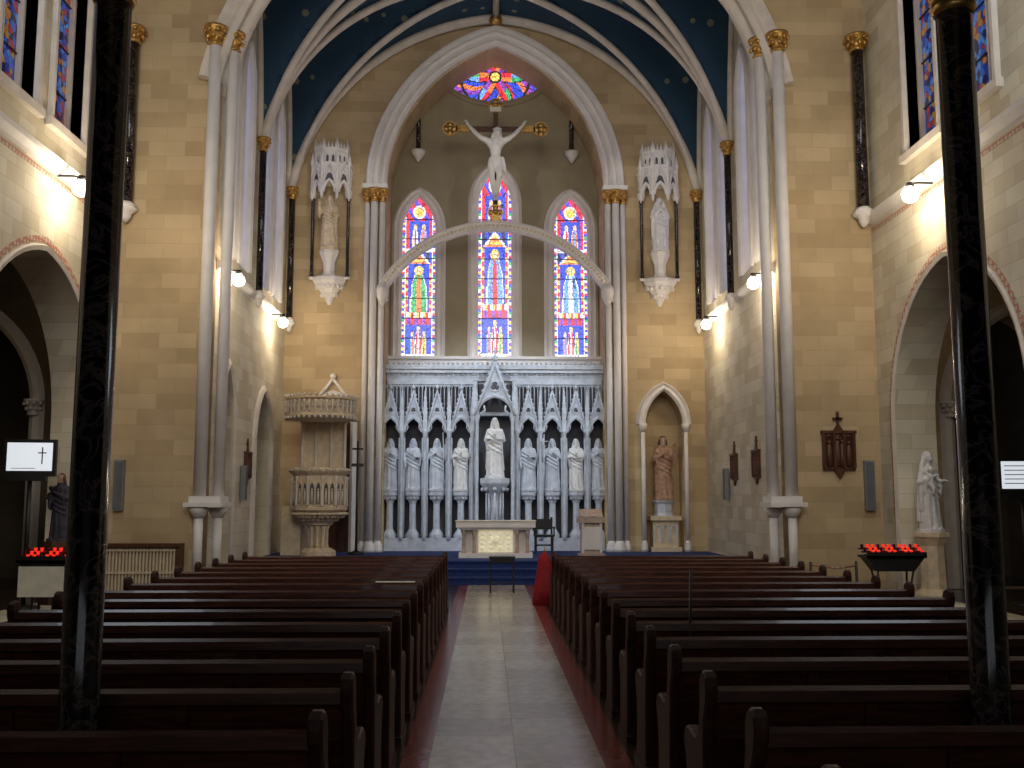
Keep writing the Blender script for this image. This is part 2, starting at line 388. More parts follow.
W,Z0,Z1,SG=5.9,10.6,15.9,1.35
def z1f(x):
    x=-abs(x); p0=Vector((-W,Z0));p1=Vector((0,Z1));d=p1-p0;c=d.length;d/=c
    nr=Vector((-d.y,d.x));R=c*c/(8*SG)+SG/2;C=(p0+p1)/2-nr*(R-SG)
    return C.y+math.sqrt(max(0,R*R-(x-C.x)**2))
ar=pointed(0,W,Z0,Z1,24,sag=SG)
wall('wall_crossing',[(-7.8,0),(-W,0)]+ar+[(W,0),(7.8,0),(7.8,19),(-7.8,19)],[],MXZ(20,.5),.5,ASH_CH)
for s in (-1,1):
    nm='left' if s<0 else 'right'
    wins=[21.3,22.7,24.85,26.2]
    holes=[pointed(c,.42,11.6,12.7,8,zb=7.25) for c in wins]
    if s<0: holes+= [pointed(25.1,.85,3.3,4.6,8,zb=.45),pointed(21.6,.5,3.6,4.8,8,zb=.01)]
    wall('wall_chancel_'+nm,rect(20.5,28.8,0,19),holes,MYZ(s*5.9,.8,s),.8,ASH_NV)
    mb=MB(); mb.M=side(s,5.9)
    for c in wins:
        p=pointed(c,.42,11.6,12.7,8,zb=7.25)
        mb.prism(p,.36,.38,'y',1)
        mb.sweep(p,[(-.05,.38),(-.05,.05),(0,-.04),(.08,-.08),(.16,-.05),(.18,0),(0,.1)],0,0)
        mb.box(c-.02,c+.02,.3,.36,7.25,12.6,0)
        for z in (8.2,9.2,10.2,11.2): mb.box(c-.4,c+.4,.32,.36,z-.012,z+.012,2)
    mb.obj('window_chancel_'+nm,[WHITE,GL_CHAN,BLACK])
    mb=MB(); mb.M=side(s,5.9)
    y0,y1=20.5,27.5
    mb.add([(y0,0,6.68),(y0,-.05,6.72),(y0,-.13,6.82),(y0,-.15,6.88),(y0,0,6.95),(y1,0,6.68),(y1,-.05,6.72),(y1,-.13,6.82),(y1,-.15,6.88),(y1,0,6.95)],
           [(0,1,6,5),(1,2,7,6),(2,3,8,7),(3,4,9,8),(0,4,3,2,1),(5,6,7,8,9)],0)
    mb.obj('trim_chancel_string_'+nm,[WHITE])
    mb=MB()
    for (X,Y,zb,zt,r) in ((5.76,23.75,6.95,10.45,.085),(5.74,27.34,6.95,10.35,.085),(7.6,19.84,7.95,11.35,.12)):
        mb.lathe(s*X,Y,[(r*1.6,zb-.12),(r*1.6,zb-.07),(r*1.2,zb-.03),(r,zb)],12,2)
        mb.lathe(s*X,Y,[(r*.3,zb-.42),(r*.9,zb-.32),(r*1.0,zb-.24),(r*1.9,zb-.17),(r*1.9,zb-.12)],12,2)
        mb.lathe(s*X,Y,[(r,zb),(r,zt)],14,0)
        capital(mb,s*X,Y,zt,r*1.1,.34,1)
    mb.obj('trim_marble_wall_shaft',[BMARB,GOLD,WHITE])
    mb=MB()
    for (X,Y,r) in ((5.90,19.84,.125),(5.60,20.12,.115)):
        mb.lathe(s*X,Y,[(r,1.98),(r,11.3)],18,0)
        capital(mb,s*X,Y,11.3,.13,.42,1)
        mb.lathe(s*X,Y,[(.09,.3),(.09,1.6)],14,0); base(mb,s*X,Y,0,.12,.3,0)
        mb.lathe(s*X,Y,[(.1,1.55),(.16,1.65),(.2,1.75)],14,0)
    mb.box(min(s*5.4,s*6.15),max(s*5.4,s*6.15),19.62,20.4,1.77,1.86,0)
    mb.box(min(s*5.45,s*6.07),max(s*5.45,s*6.07),19.7,20.35,1.86,1.98,0)
    mb.obj('trim_clustered_pier_shaft',[WHITE,GOLD])
    for (X,Y,Z) in ((7.38,17.1,7.36),(5.55,20.95,6.58),(5.55,25.6,6.5)):
        big=X>7
        mb=MB(); mb.sphere((0,0,0),.15 if big else .13,1,14,10)
        mb.lathe(0,0,[(.05,.13),(.08,.15),(.06,.22)],12,0)
        mb.tube([(0,0,.2),(s*.15,0,.22),(s*.42 if big else s*.34,0,.22)],.02,6,0)
        mb.obj('wall_spot_lamp',[BLACK,LAMPM],(s*X,Y,Z))
        L=bpy.data.lights.new('lamp_light','POINT'); L.energy=85 if big else 55; L.color=(1,.82,.58); L.shadow_soft_size=.1
        lo=bpy.data.objects.new('lamp_light',L); lo.location=(s*(X-.3),Y,Z-.05); COL.objects.link(lo)

AA=15.0
hs=[pointed(0,3.1,10.6,AA,20,zb=.3),pointed(4.72,.52,4.0,4.95,10,zb=.3),pointed(-4.5,.5,4.0,4.75,10,zb=.3)]
wall('wall_end',rect(-5.9,5.9,0,19),hs,MXZ(27.5,1.3),1.3,ASH_CH)
def reuleaux(cx,cz,R,n=10):
    P=[(cx+R*math.cos(pi/2+2*pi*k/3),cz+R*math.sin(pi/2+2*pi*k/3)) for k in range(3)]
    out=[]
    for a,b in ((0,2),(2,1),(1,0)):
        out+=half_arc(P[a],P[b],R*.27,n)[:-1]
    return out
RC=14.98; ROSE=reuleaux(0,RC,1.5)
lanc=[(-2.26,.54,9.9,10.95),(0,.54,10.7,11.75),(2.26,.54,9.9,10.95)]
wall('wall_sanctuary_back',rect(-6.7,6.7,0,19),[pointed(c,w,zs,za,10,zb=6.05) for c,w,zs,za in lanc]+[ROSE],MXZ(28.8,.4),.4,PLASTER)
mb=MB(); mb.box(4.2,5.24,28.1,28.2,.3,5.0,0); mb.obj('wall_niche_back',[ASH_CH])
mb=MB()
mb.sweep(pointed(0,3.1,10.75,AA,22),mould(.95),27.5,0)
for s in (-1,1):
    for X,Y,r in ((3.2,27.36,.085),(3.42,27.3,.10),(3.63,27.4,.075)):
        mb.lathe(s*X,Y,[(r,.8),(r,10.3)],14,0); base(mb,s*X,Y,.5,r,.3,0)
        capital(mb,s*X,Y,10.28,r*1.1,.38,1)
    mb.box(min(s*3.05,s*3.75),max(s*3.05,s*3.75),27.15,27.5,10.66,10.78,0)
mb.obj('trim_sanctuary_arch',[WHITE,GOLD])
mb=MB()
for c,w,zs,za in lanc:
    p=pointed(c,w,zs,za,12,zb=6.05)
    mb.sweep(p,[(-.05,.12),(-.05,-.02),(.03,-.08),(.12,-.05),(.18,-.1),(.26,0),(0,.12)],28.8,0)
mb.box(-3.1,3.1,28.6,28.8,5.78,6.03,0); mb.box(-3.1,3.1,28.5,28.8,5.98,6.06,0)
mb.sweep(ROSE,[(-.06,.1),(-.06,-.05),(.05,-.1),(.1,-.06),(.12,0)],28.8,1,closed=True)
for x in (-2.3,2.3):
    mb.lathe(x,28.7,[(.02,11.95),(.1,12.05),(.2,12.2),(.22,12.3)],10,0); mb.lathe(x,28.7,[(.07,12.3),(.06,14.4)],10,2)
mb.obj('trim_window_surrounds',[WHITE,PLASTER,BMARB])

# ------------------------------------------------------------ stained glass
Rd=(.80,.02,.03);Bl=(.02,.07,.70);Wh=(.9,.88,1.);Gn=(.04,.45,.15);Yl=(.95,.62,.12);Pu=(.28,.06,.5);Or=(.9,.22,.04);Sk=(.9,.6,.45);Lb=(.15,.38,.95);Dk=(.02,.02,.12)
def figcol(x,z,h,robe,cloak):
    t=z/h
    if .82<t<1.02 and math.hypot(x,(z-.92*h))<.11*h:
        return Sk if math.hypot(x,(z-.92*h))<.055*h else Yl
    if t<.84:
        wd=(.24-.12*max(0,t-.55)/.3 if t>.3 else .27)*h/1.3
        if abs(x)<wd:
            if abs(x)<.3*wd: return robe
            if abs(x)>.88*wd: return Wh
            return cloak
    return None
def lancet_color(x,z,w,H,sch):
    b=w-abs(x)
    if b<.035: return Wh
    if b<.13:
        k=int(z/.075)
        return (Rd,Wh,Bl,Yl,Pu,Wh,Gn,Bl)[k%8]
    if b<.155: return Wh
    robe,cloak,bg=sch
    if z<1.15:      # lower scene: two kneeling figures in a canopied panel
        if z<.12: return Wh
        for cx_,c1,c2 in ((-.17,Or,Lb),(.0,Wh,Rd),(.17,Gn,Yl)):
            c=figcol((x-cx_)*1.5,z-.2,.55+(.15 if cx_==0 else 0),c1,c2)
            if c: return c
        if z>.95: return (Pu,Rd)[int((x+1)*9)%2]
        return Bl
    if z<1.3: return (Wh,Yl,Rd)[int((x+1)*14)%3]
    if z<2.7:
        c=figcol(x,z-1.38,1.22,robe,cloak)
        if c: return c
        if abs(x)>.32: return Yl if int(z*9)%2 else Rd
        return bg
    if z<3.05:
        g=(3.05-z)*.9
        if abs(abs(x)-g)<.04: return Wh
        return (Yl if int(z*12)%2 else Or) if abs(x)<g else (Bl if int((x+1)*10)%2 else Dk)
    if z<3.13: return Wh
    if z<3.95:
        for cx_,c1,c2 in ((-.12,Rd,Wh),(.13,Lb,Or)):
            c=figcol((x-cx_)*1.4,z-3.15,.68,c1,c2)
            if c: return c
        return Bl if abs(x)<.3 else Rd
    r=math.hypot(x,z-4.2)
    if r<.14: return Yl
    if r<.19: return Wh
    return (Rd,Bl,Pu,Rd)[int((x+1)*11+z*8)%4]
def glass_obj(name,inside,col,x0,x1,z0,z1,y,cell=.025,wh=.05):
    vs=[];fs=[];cs=[]
    nx=int((x1-x0)/cell)+1; nz=int((z1-z0)/cell)+1
    for j in range(nz+1):
        for i in range(nx+1): vs.append((x0+i*cell,y,z0+j*cell))
    for j in range(nz):
        for i in range(nx):
            x=x0+(i+.5)*cell; z=z0+(j+.5)*cell
            if not inside(x,z): continue
            fs.append((j*(nx+1)+i,j*(nx+1)+i+1,(j+1)*(nx+1)+i+1,(j+1)*(nx+1)+i)); cs.append(col(x,z))
    me=bpy.data.meshes.new(name); me.from_pydata(vs,[],fs)
    ca=me.color_attributes.new('Col','FLOAT_COLOR','CORNER')
    k=0
    for f,c in zip(fs,cs):
        j=random.uniform(.7,1.2)
        cc=[min(1.,q*j+wh*a) for q,a in zip(c,(1,.95,1.25))]+[1]
        for _ in range(4): ca.data[k].color=cc; k+=1
    me.materials.append(GLASS)
    bm=bmesh.new(); bm.from_mesh(me)
    bmesh.ops.delete(bm,geom=[v for v in bm.verts if not v.link_faces],context='VERTS'); bm.to_mesh(me); bm.free()
    ob=bpy.data.objects.new(name,me); COL.objects.link(ob); return ob
schs=[(Or,Gn,Bl),(Rd,Lb,Bl),(Wh,Lb,Bl)]
for i,(c,w,zs,za) in enumerate(lanc):
    R=(w*w+(za-zs)**2)/(2*w)
    def ins(x,z,c=c,w=w,zs=zs,za=za,R=R):
        d=abs(x-c)
        if d>w: return False
        if z<zs: return True
        return math.hypot(d+(R-w),z-zs)<R+.02
    H=za-6.05
    glass_obj('window_%d'%(i+1),ins,lambda x,z,c=c,w=w,H=H,i=i: lancet_color(x-c,(z-6.05)*4.55/H if i==1 else (z-6.05)*.95,w,H,schs[i]),c-w,c+w,6.05,za,28.93)
def rosecol(x,z):
    dx,dz=x,z-14.75; r=math.hypot(dx,dz); a=math.atan2(dz,dx)
    pet=.62+.3*math.cos(6*a)
    if r<.14: return Yl
    if r<.2: return (0,0,0)
    if abs(r-pet)<.05: return (0,0,0)
    if r<pet: return ((Lb,Rd,Gn)[int((a+pi)/(pi/3))%3] if r>.5 else (Rd,Pu,Or)[int((a+pi)/(pi/6))%3])
    if abs(r-1.05)<.04: return (0,0,0)
    k=(a+pi)*5
    if k%1<.12: return (0,0,0)
    return (Pu,Bl,Rd,Bl,Bl,Or)[int(k+r*4)%6]
glass_obj('window_4',lambda x,z:math.hypot(x,z-RC)<1.8,rosecol,-1.7,1.7,13.3,16.6,28.97,.03,.02)
mb=MB()
for c,w,zs,za in lanc:
    for z in [6.05+.6*i for i in range(1,8)]:
        if z<za-.3: mb.box(c-w,c+w,28.9,28.925,z-.012,z+.012,0)
mb.obj('trim_window_saddle_bars',[BLACK])

# ------------------------------------------------------------ vault
YB=[20.2,23.78,27.42]
mb=MB()
for b in range(2):
    ya,yb=YB[b],YB[b+1]; yc=(ya+yb)/2; hw=(yb-ya)/2
    nx,ny=56,28; vs=[];fs=[]
    for j in range(ny+1):
        ty=math.sin((-1+2*j/ny)*pi/2)
        for i in range(nx+1):
            tx=math.sin((-1+2*i/nx)*pi/2)
            vs.append((W*tx,yc+hw*ty,max(z1f(W*tx),z1f(W*ty))+.02))
    for j in range(ny):
        for i in range(nx):
            a=j*(nx+1)+i; fs.append((a,a+1,a+nx+2,a+nx+1))
    mb.add(vs,fs,0,False)
mb.obj('ceiling',[VAULT])
mb=MB()
def rib(pts,r=.13):
    mb.tube(pts,r,8,0)
    mb.tube([(p[0],p[1],p[2]-r*.9) for p in pts],r*.55,6,0)
for y,r in ((27.38,.13),(23.78,.12),(20.25,.2)):
    rib([(x,y,z) for x,z in pointed(0,W-.1,Z0,Z1-.05,24,sag=SG)],r)
mb.sweep(pointed(0,W,Z0,Z1,30,sag=SG),[(-.1,0),(-.1,-.1),(0,-.2),(.1,-.12),(.2,-.22),(.32,-.2),(.4,0)],20.0,0)
for b in range(2):
    ya,yb=YB[b],YB[b+1]; yc=(ya+yb)/2; hw=(yb-ya)/2
    for sx in (-1,1):
        for sy in (-1,1):
            pts=[]
            for i in range(25):
                t=math.cos(i/24*pi/2); pts.append((sx*(W-.1)*t,yc+sy*hw*t,z1f(W*t)-.04))
            rib(pts,.09)
        pts=[(sx*(W-.05),yc+hw*t,z1f(W*abs(t))-.04) for t in [math.sin(-pi/2+pi*i/24) for i in range(25)]]
        rib(pts,.08)
rib([(0,20.2,Z1-.05),(0,27.4,Z1-.05)],.09)
for sx in (-1,1):
    for b in range(2):
        yc=(YB[b]+YB[b+1])/2; rib([(0,yc,Z1-.05),(sx*W,yc,Z1-.05)],.07)
for y in ((YB[0]+YB[1])/2,(YB[1]+YB[2])/2,27.3): mb.sphere((0,y,Z1-.18),.2,1,10,7)
mb.obj('ceiling_vault_ribs',[CREAM,GOLD])

# ------------------------------------------------------------ figures
def finalize(mb,name,voxel,mats,colorer=None,extra=None,smooth=2):
    me=mb.mesh('tmpm',[]); ob=bpy.data.objects.new('tmpo',me); COL.objects.link(ob)
    r=ob.modifiers.new('r','REMESH'); r.mode='VOXEL'; r.voxel_size=voxel; r.use_smooth_shade=True
    sm=ob.modifiers.new('s','SMOOTH'); sm.iterations=smooth; sm.factor=.5
    dg=bpy.context.evaluated_depsgraph_get(); dg.update()
    m2=bpy.data.meshes.new_from_object(ob.evaluated_get(dg)); bpy.data.objects.remove(ob)
    out=MB()
    out.add([v.co for v in m2.vertices],[tuple(p.vertices) for p in m2.polygons],0,True)
    if colorer:
        for i,p in enumerate(m2.polygons): out.m[i]=colorer(p.center)
    if extra: extra(out)
    return out.mesh(name,mats)
def chain(mb,pts,n=10):
    for (p,r) in pts: mb.sphere(p,r,0,n,7)
    for (p,r),(q,r2) in zip(pts[:-1],pts[1:]): mb.tube([p,q],[r,r2],n)
def robe(mb,secs,amp=.07,nf=9,ph=0,n=54):
    vs=[];fs=[]
    for cx,cy,z,rx,ry,am in secs:
        for i in range(n):
            a=2*pi*i/n
            k=1+amp*am*(math.cos(nf*a+ph+z*1.3)+.5*math.cos((nf*2+1)*a-z*2+ph*2))
            vs.append((cx+rx*k*math.cos(a),cy+ry*k*math.sin(a),z))
    m=len(secs)
    for j in range(m-1):
        for i in range(n):
            i2=(i+1)%n; fs.append((j*n+i,j*n+i2,(j+1)*n+i2,(j+1)*n+i))
    fs.append(tuple(range(n-1,-1,-1))); fs.append(tuple(range((m-1)*n,m*n)))
    mb.add(vs,fs)
POSE={'chest':((.27,-.01,1.08),(.08,-.21,1.2)),'down':((.29,.0,1.1),(.27,-.13,.86)),'raise':((.31,-.08,1.15),(.30,-.22,1.42)),
      'hold':((.27,0,1.08),(.2,-.25,1.1)),'open':((.33,0,1.12),(.44,-.17,.96)),'pray':((.27,-.03,1.1),(.03,-.22,1.3))}
def hand(out,w,d,s,sc=1.):
    w=Vector(w); d=Vector(d).normalized(); sd=d.cross(Vector((0,0,1)))
    if sd.length<.1: sd=Vector((1,0,0))
    sd.normalize(); up=sd.cross(d)
    pc=w+d*.05*sc
    out.sphere(pc,.042*sc,0,8,6,(1,1,1))
    for k,(o,l) in enumerate(((-.028,.07),(-.009,.082),(.010,.078),(.028,.06))):
        a=pc+sd*o*sc+d*.03*sc; b=a+d*l*.55*sc; c=b+d*l*.4*sc-up*.02*sc
        out.tube([a,b,c],[.011*sc,.010*sc,.007*sc],6)
    a=pc+sd*.035*s*sc-d*.01*sc; out.tube([a,a+sd*.03*s*sc+d*.03*sc,a+sd*.035*s*sc+d*.06*sc],[.013*sc,.011*sc,.008*sc],6)
def figure(name,al,arr,veil=False,beard=True,attr=None,ph=0,mats=None,colorer=None):
    mb=MB()
    robe(mb,[(0,0,0,.25,.2,1.2),(0,0,.05,.25,.2,1.2),(0,0,.35,.235,.185,1),(0,0,.65,.215,.17,.8),(0,0,.9,.2,.155,.6),(0,0,1.08,.18,.14,.5),
             (0,0,1.25,.195,.14,.4),(0,0,1.36,.2,.13,.2),(0,.01,1.43,.15,.1,0),(0,.01,1.48,.06,.06,0)],.10,ph=ph)
    robe(mb,[(0,.06,.18,.27,.17,1),(0,.06,.6,.25,.16,1),(0,.05,1.0,.24,.14,.7),(0,.04,1.3,.22,.12,.4),(0,.04,1.43,.17,.09,0)],.11,8,ph+1)
    chain(mb,[((0,.0,1.4),.065),((0,-.01,1.53),.055)])
    mb.sphere((0,-.02,1.635),.1,0,14,10,(.82,.98,1.22))
    mb.sphere((0,.02,1.66),.105,0,12,8,(.92,1,1.1))
    chain(mb,[((0,-.105,1.65),.015),((0,-.13,1.615),.02)])
    mb.sphere((0,-.11,1.575),.022,0,8,5,(1.4,.8,.6))
    mb.sphere((0,-.1,1.69),.04,0,8,5,(1.6,.7,.4))
    for s in (-1,1): chain(mb,[((s*.075,.02,1.62),.05),((s*.1,.03,1.5),.045),((s*.11,.04,1.42),.04)])
    if beard: chain(mb,[((0,-.08,1.55),.05),((0,-.1,1.48),.04),((0,-.1,1.44),.02)])
    if veil:
        mb.sphere((0,.03,1.66),.125,0,14,8,(1,1,1.1))
        for s in (-1,1): chain(mb,[((s*.1,.02,1.62),.055),((s*.16,.03,1.42),.07),((s*.23,-.02,1.15),.07),((s*.24,0,.8),.06),((s*.24,0,.45),.05)])
    hands=[]
    for s,po in ((-1,al),(1,arr)):
        e,w=POSE[po]; e=(e[0]*s,e[1],e[2]); w=(w[0]*s,w[1],w[2])
        chain(mb,[((.18*s,.01,1.36),.075),(e,.068),(w,.045)])
        mid=[(a+b)/2 for a,b in zip(e,w)]
        chain(mb,[(mid,.065),((mid[0],mid[1]+.02,mid[2]-.16),.05),((mid[0],mid[1]+.03,mid[2]-.3),.03)])
        hands.append((w,[b-a for a,b in zip(e,w)],s))
    for k in range(4):
        z=1.25-k*.13
        pts=[((-.22+.0*k,-.05,z+.08)),((-.05,-.165,z-.05)),((.12,-.16,z-.14)),((.22,-.05,z-.2))]
        mb.tube(pts,[.03,.032,.03,.03],8)
    for s in (-1,1): mb.sphere((s*.08,-.2,.03),.05,0,8,5,(.8,1.6,.6))
    if attr=='child':
        chain(mb,[((-.14,-.2,1.05),.075),((-.13,-.2,1.2),.065),((-.13,-.2,1.27),.03)]); mb.sphere((-.13,-.21,1.36),.07)
        chain(mb,[((-.14,-.2,1.05),.07),((-.12,-.27,.95),.05),((-.12,-.26,.82),.03)])
        chain(mb,[((-.19,-.2,1.22),.035),((-.25,-.25,1.12),.025)]); chain(mb,[((-.07,-.22,1.22),.035),((.0,-.26,1.25),.025)])
    if attr=='book': mb.box(.02,.24,-.33,-.27,1.08,1.36)
    def extra(out):
        for w,d,s in hands: hand(out,w,d,s)
        if attr=='staff': out.tube([(.27,-.27,0),(.22,-.29,1.95)],.015,6,0)
        if attr=='cross':
            out.tube([(-.3,-.27,0),(-.3,-.27,1.9)],.02,6,0); out.tube([(-.45,-.27,1.65),(-.15,-.27,1.65)],.02,6,0)
        out.lathe(0,.0,[(.3,-.06),(.3,0),(.27,.02)],8,0,False)
    return finalize(mb,name,.018,mats or [STATUE],colorer,extra,1)

F={}
F['a']=figure('saint_a','hold','chest',attr='book',ph=0)
F['b']=figure('saint_b','chest','raise',attr='staff',ph=1,mats=[REREDOS])
F['c']=figure('saint_c','down','hold',attr='book',ph=2,mats=[REREDOS])
F['d']=figure('saint_d','raise','chest',attr='cross',ph=3,mats=[REREDOS])
F['mary']=figure('mary','chest','hold',veil=True,beard=False,attr='child',ph=1.5)
F['pray']=figure('pray','pray','pray',veil=True,beard=False,ph=.5)
F['bishop']=figure('tansaint','raise','hold',attr='staff',ph=.3,mats=[TANSTONE])
def colsh(c):
    if c.z>1.5: return 1 if c.y<0 and c.z<1.72 and abs(c.x)<.08 else 2
    return 0
F['sh']=figure('sacred_heart','chest','raise',ph=.7,mats=[ROBE,SKIN,ROBE2],colorer=colsh)
F['jos']=figure('joseph','hold','chest',attr='child',ph=.2,mats=[ROBE2,SKIN,WOOD2],colorer=colsh)
def place(key,name,x,y,z,h,rz=0):
    ob=bpy.data.objects.new(name,F[key]); COL.objects.link(ob); k=h/1.75
    ob.scale=(k,k,k); ob.location=(x,y,z+.06*k); ob.rotation_euler=(0,0,rz); return ob

# ------------------------------------------------------------ reredos
mb=MB()
YF=27.95
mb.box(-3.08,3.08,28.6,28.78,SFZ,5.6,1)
mb.box(-3.08,3.08,YF-.05,28.6,SFZ,SFZ+.35,0)
mb.box(-3.08,3.08,YF+.1,28.6,5.28,5.55,0)
mb.box(-3.09,3.09,YF-.02,28.62,5.5,5.66,0); mb.box(-3.09,3.09,YF-.08,28.6,5.6,5.72,0)
mb.box(-3.08,3.08,YF+.2,28.6,4.3,5.3,0)
def gable(cx,w,zs,za,zg,y,big=False):
    ay=y
    p=pointed(cx,w-.06,zs,za,7)
    top=[(cx-w,zs)]+[(cx-w+ (i/14)*2*w, zs+ (zg-zs)*(1-abs(-1+2*i/14))) for i in range(15)]+[(cx+w,zs)]
    top=top[1:-1]
    vs=[];fs=[];n=len(p)
    for (a,b),(c,d) in zip(p,top):
        d=max(d,b+.02)
        vs+= [(a,ay,b),(c,ay,d),(a,ay+.12,b),(c,ay+.12,d)]
    for i in range(n-1):
        o=4*i; fs+=[(o,o+4,o+5,o+1),(o+2,o+3,o+7,o+6),(o,o+2,o+6,o+4)]
    mb.add(vs,fs,0)
    mb.sweep(p,[(-.03,.1),(-.03,-.03),(.02,-.05),(.05,-.02),(.05,.1)],ay,0)
    for sx in (-1,1):
        mb.tube([(cx+sx*(w-.07),ay+.04,zs-.02),(cx+sx*w*.5,ay+.04,zs+(za-zs)*.3),(cx+sx*(w*.55),ay+.04,zs+(za-zs)*.55)],.022 if not big else .035,6,0)
    for sx in (-1,1):
        mb.tube([(cx+sx*w,ay-.03,zs+.02),(cx,ay-.03,zg+.03)],.028 if not big else .045,6,0)
        for k in range(1,9):
            t=k/9; mb.sphere((cx+sx*w*(1-t)+sx*.03,ay-.03,zs+(zg-zs)*t+.04),.028 if not big else .045,0,6,4)
    mb.sphere((cx,ay-.03,zg+.12),.05 if not big else .08,0,6,5); mb.tube([(cx,ay-.03,zg),(cx,ay-.03,zg+.22)],.02,6,0)
    zc=za+(zg-za)*.3; rr=.07 if not big else .12
    for k in range(3):
        a=pi/2+2*pi*k/3; mb.sphere((cx+rr*.55*math.cos(a),ay-.005,zc+rr*.55*math.sin(a)),rr*.55,1,8,5,(1,.25,1))
    mb.sweep([(cx+rr*1.2*math.cos(-a),zc+rr*1.2*math.sin(-a)) for a in [2*pi*i/12 for i in range(12)]],[(-.015,0),(-.015,-.04),(.015,-.04),(.015,0)],ay,0,closed=True)
cent=[.95,1.63,2.3,2.94]
for s in (-1,1):
    for c in cent:
        gable(s*c,.31,3.82,4.22,4.95,YF)
        x=s*c
        mb.lathe(x,YF+.12,[(.2,SFZ+.35),(.2,SFZ+.45),(.1,SFZ+.6),(.09,1.8),(.12,1.88),(.22,2.02),(.24,2.05),(.24,2.16)],8,0,False)
        for k in range(6):
            a=pi+pi*k/5; mb.sphere((x+.17*math.cos(a),YF+.12+.17*math.sin(a),1.95),.035,0,5,4)
    for c in (.63,1.29,1.965,2.62):
        x=s*c
        mb.box(x-.06,x+.06,YF+.02,28.6,SFZ+.3,4.3,0)
        mb.lathe(x,YF-.02,[(.075,SFZ+.3),(.05,SFZ+.45),(.045,3.7),(.085,3.82),(.085,3.88)],8,0)
        for o in (-.07,.07): mb.lathe(x+o,YF+.06,[(.025,SFZ+.4),(.025,3.65)],6,0)
        pinnacle(mb,x,YF-.02,3.88,1.3,.055,0)
    for k in range(25):
        x=s*(.5+.104*k)
        if x*s>3.0: continue
        mb.box(x-.012,x+.012,YF+.1,YF+.2,4.35,5.2,0)
        mb.sweep(pointed(x+s*.052,.045,5.06,5.15,4),[(-.01,.2),(-.01,.1),(.02,.1),(.02,.2)],YF,0)
    mb.box(min(s*.5,s*3.05),max(s*.5,s*3.05),YF+.08,YF+.2,5.18,5.3,0)
for i in range(44):
    x=-3.0+i*.1395
    mb.sphere((x,YF-.05,5.77),.045,0,6,4)
    mb.sphere((x,YF-.03,5.45),.03,0,5,4)
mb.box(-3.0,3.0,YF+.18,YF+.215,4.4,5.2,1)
gable(0,.56,4.25,4.8,5.75,YF-.25,True)
for s in (-1,1):
    mb.lathe(s*.5,YF-.2,[(.08,SFZ),(.055,SFZ+.2),(.05,4.1),(.09,4.22),(.09,4.28)],8,0)
    pinnacle(mb,s*.56,YF-.2,4.28,1.2,.07,0)
    mb.box(s*.5-.06,s*.5+.06,YF-.15,28.6,4.15,4.35,0)
mb.tube([(0,YF-.28,5.85),(0,YF-.28,6.2)],.03,6,0); mb.tube([(-.1,YF-.28,6.08),(.1,YF-.28,6.08)],.03,6,0)
mb.lathe(0,YF-.15,[(.3,SFZ),(.3,SFZ+.6),(.17,SFZ+.7),(.14,1.9),(.2,2.05),(.42,2.34),(.44,2.38),(.44,2.5),(.34,2.52)],8,0,False,rot=pi/8)
for i in range(8):
    a=2*pi*i/8; mb.lathe(.23*math.cos(a),YF-.15+.23*math.sin(a),[(.03,1.2),(.025,2.1)],6,0); mb.sphere((.34*math.cos(a),YF-.15+.34*math.sin(a),2.2),.06,0,6,4)
mb.obj('wall_reredos',[REREDOS,REREDOS_D])
keys=['a','b','c','d']
for i,c in enumerate(cent):
    place(keys[i%4],'saint_statue',-c,YF+.1,2.16,1.42); place(keys[(i+2)%4],'saint_statue',c,YF+.1,2.16,1.42)
place('a','central_christ_statue',0,YF-.17,2.52,1.62)

# ------------------------------------------------------------ rood beam and crucifix
mb=MB()
w,h=3.12,1.72; R=(w*w+h*h)/(2*h); a1=math.asin(w/R); cz=9.6-R
path=[(R*math.sin(-a1+2*a1*i/40),cz+R*math.cos(-a1+2*a1*i/40)) for i in range(41)]
mb.sweep(path,[(-.14,.1),(-.14,-.1),(-.1,-.13),(-.06,-.08),(.06,-.08),(.1,-.13),(.14,-.1),(.14,.1)],27.3,0)
for i in range(62):
    a=-a1+2*a1*(i+.5)/62; mb.sphere((R*math.sin(a),27.21,cz+R*math.cos(a)),.045,1,6,4,(1,.5,1))
for s in (-1,1):
    mb.lathe(s*3.15,27.2,[(.03,7.25),(.1,7.4),(.16,7.55),(.18,7.7),(.16,7.85)],10,0)
    for k in range(6): mb.sphere((s*3.15+.13*math.cos(k),27.2-.1*abs(math.sin(k)),7.45+.05*k),.05,0,6,4)
mb.obj('rood_beam',[WHITE,TANSTONE])
mb=MB()
CY=27.3; ZC=12.45
mb.box(-.07,.07,CY-.04,CY+.04,9.745,13.15,0); mb.box(-1.3,1.3,CY-.04,CY+.04,ZC-.07,ZC+.07,0)
mb.box(-.1,.1,CY-.06,CY+.06,9.745,9.95,1)
for (x,z) in ((-1.3,ZC),(1.3,ZC),(0,13.15),(0,10.0)):
    for k in range(4):
        a=k*pi/2; mb.sphere((x+.12*math.cos(a),CY-.02,z+.12*math.sin(a)),.085,1,8,6,(1,.5,1))
    mb.sphere((x,CY-.05,z),.08,1)
    mb.sweep([(x+.2*math.cos(-t),z+.2*math.sin(-t)) for t in [2*pi*i/16 for i in range(16)]],[(-.02,0),(-.02,-.05),(.02,-.05),(.02,0)],CY,1,closed=True)
for x in (-.95,.95):
    mb.box(x-.22,x+.22,CY-.05,CY+.03,ZC-.09,ZC+.09,1)
mb.box(-.16,.16,CY-.1,CY-.05,12.95,13.08,2)
mb.obj('rood_cross',[WOOD2,GOLD,PAPER])
mb=MB()
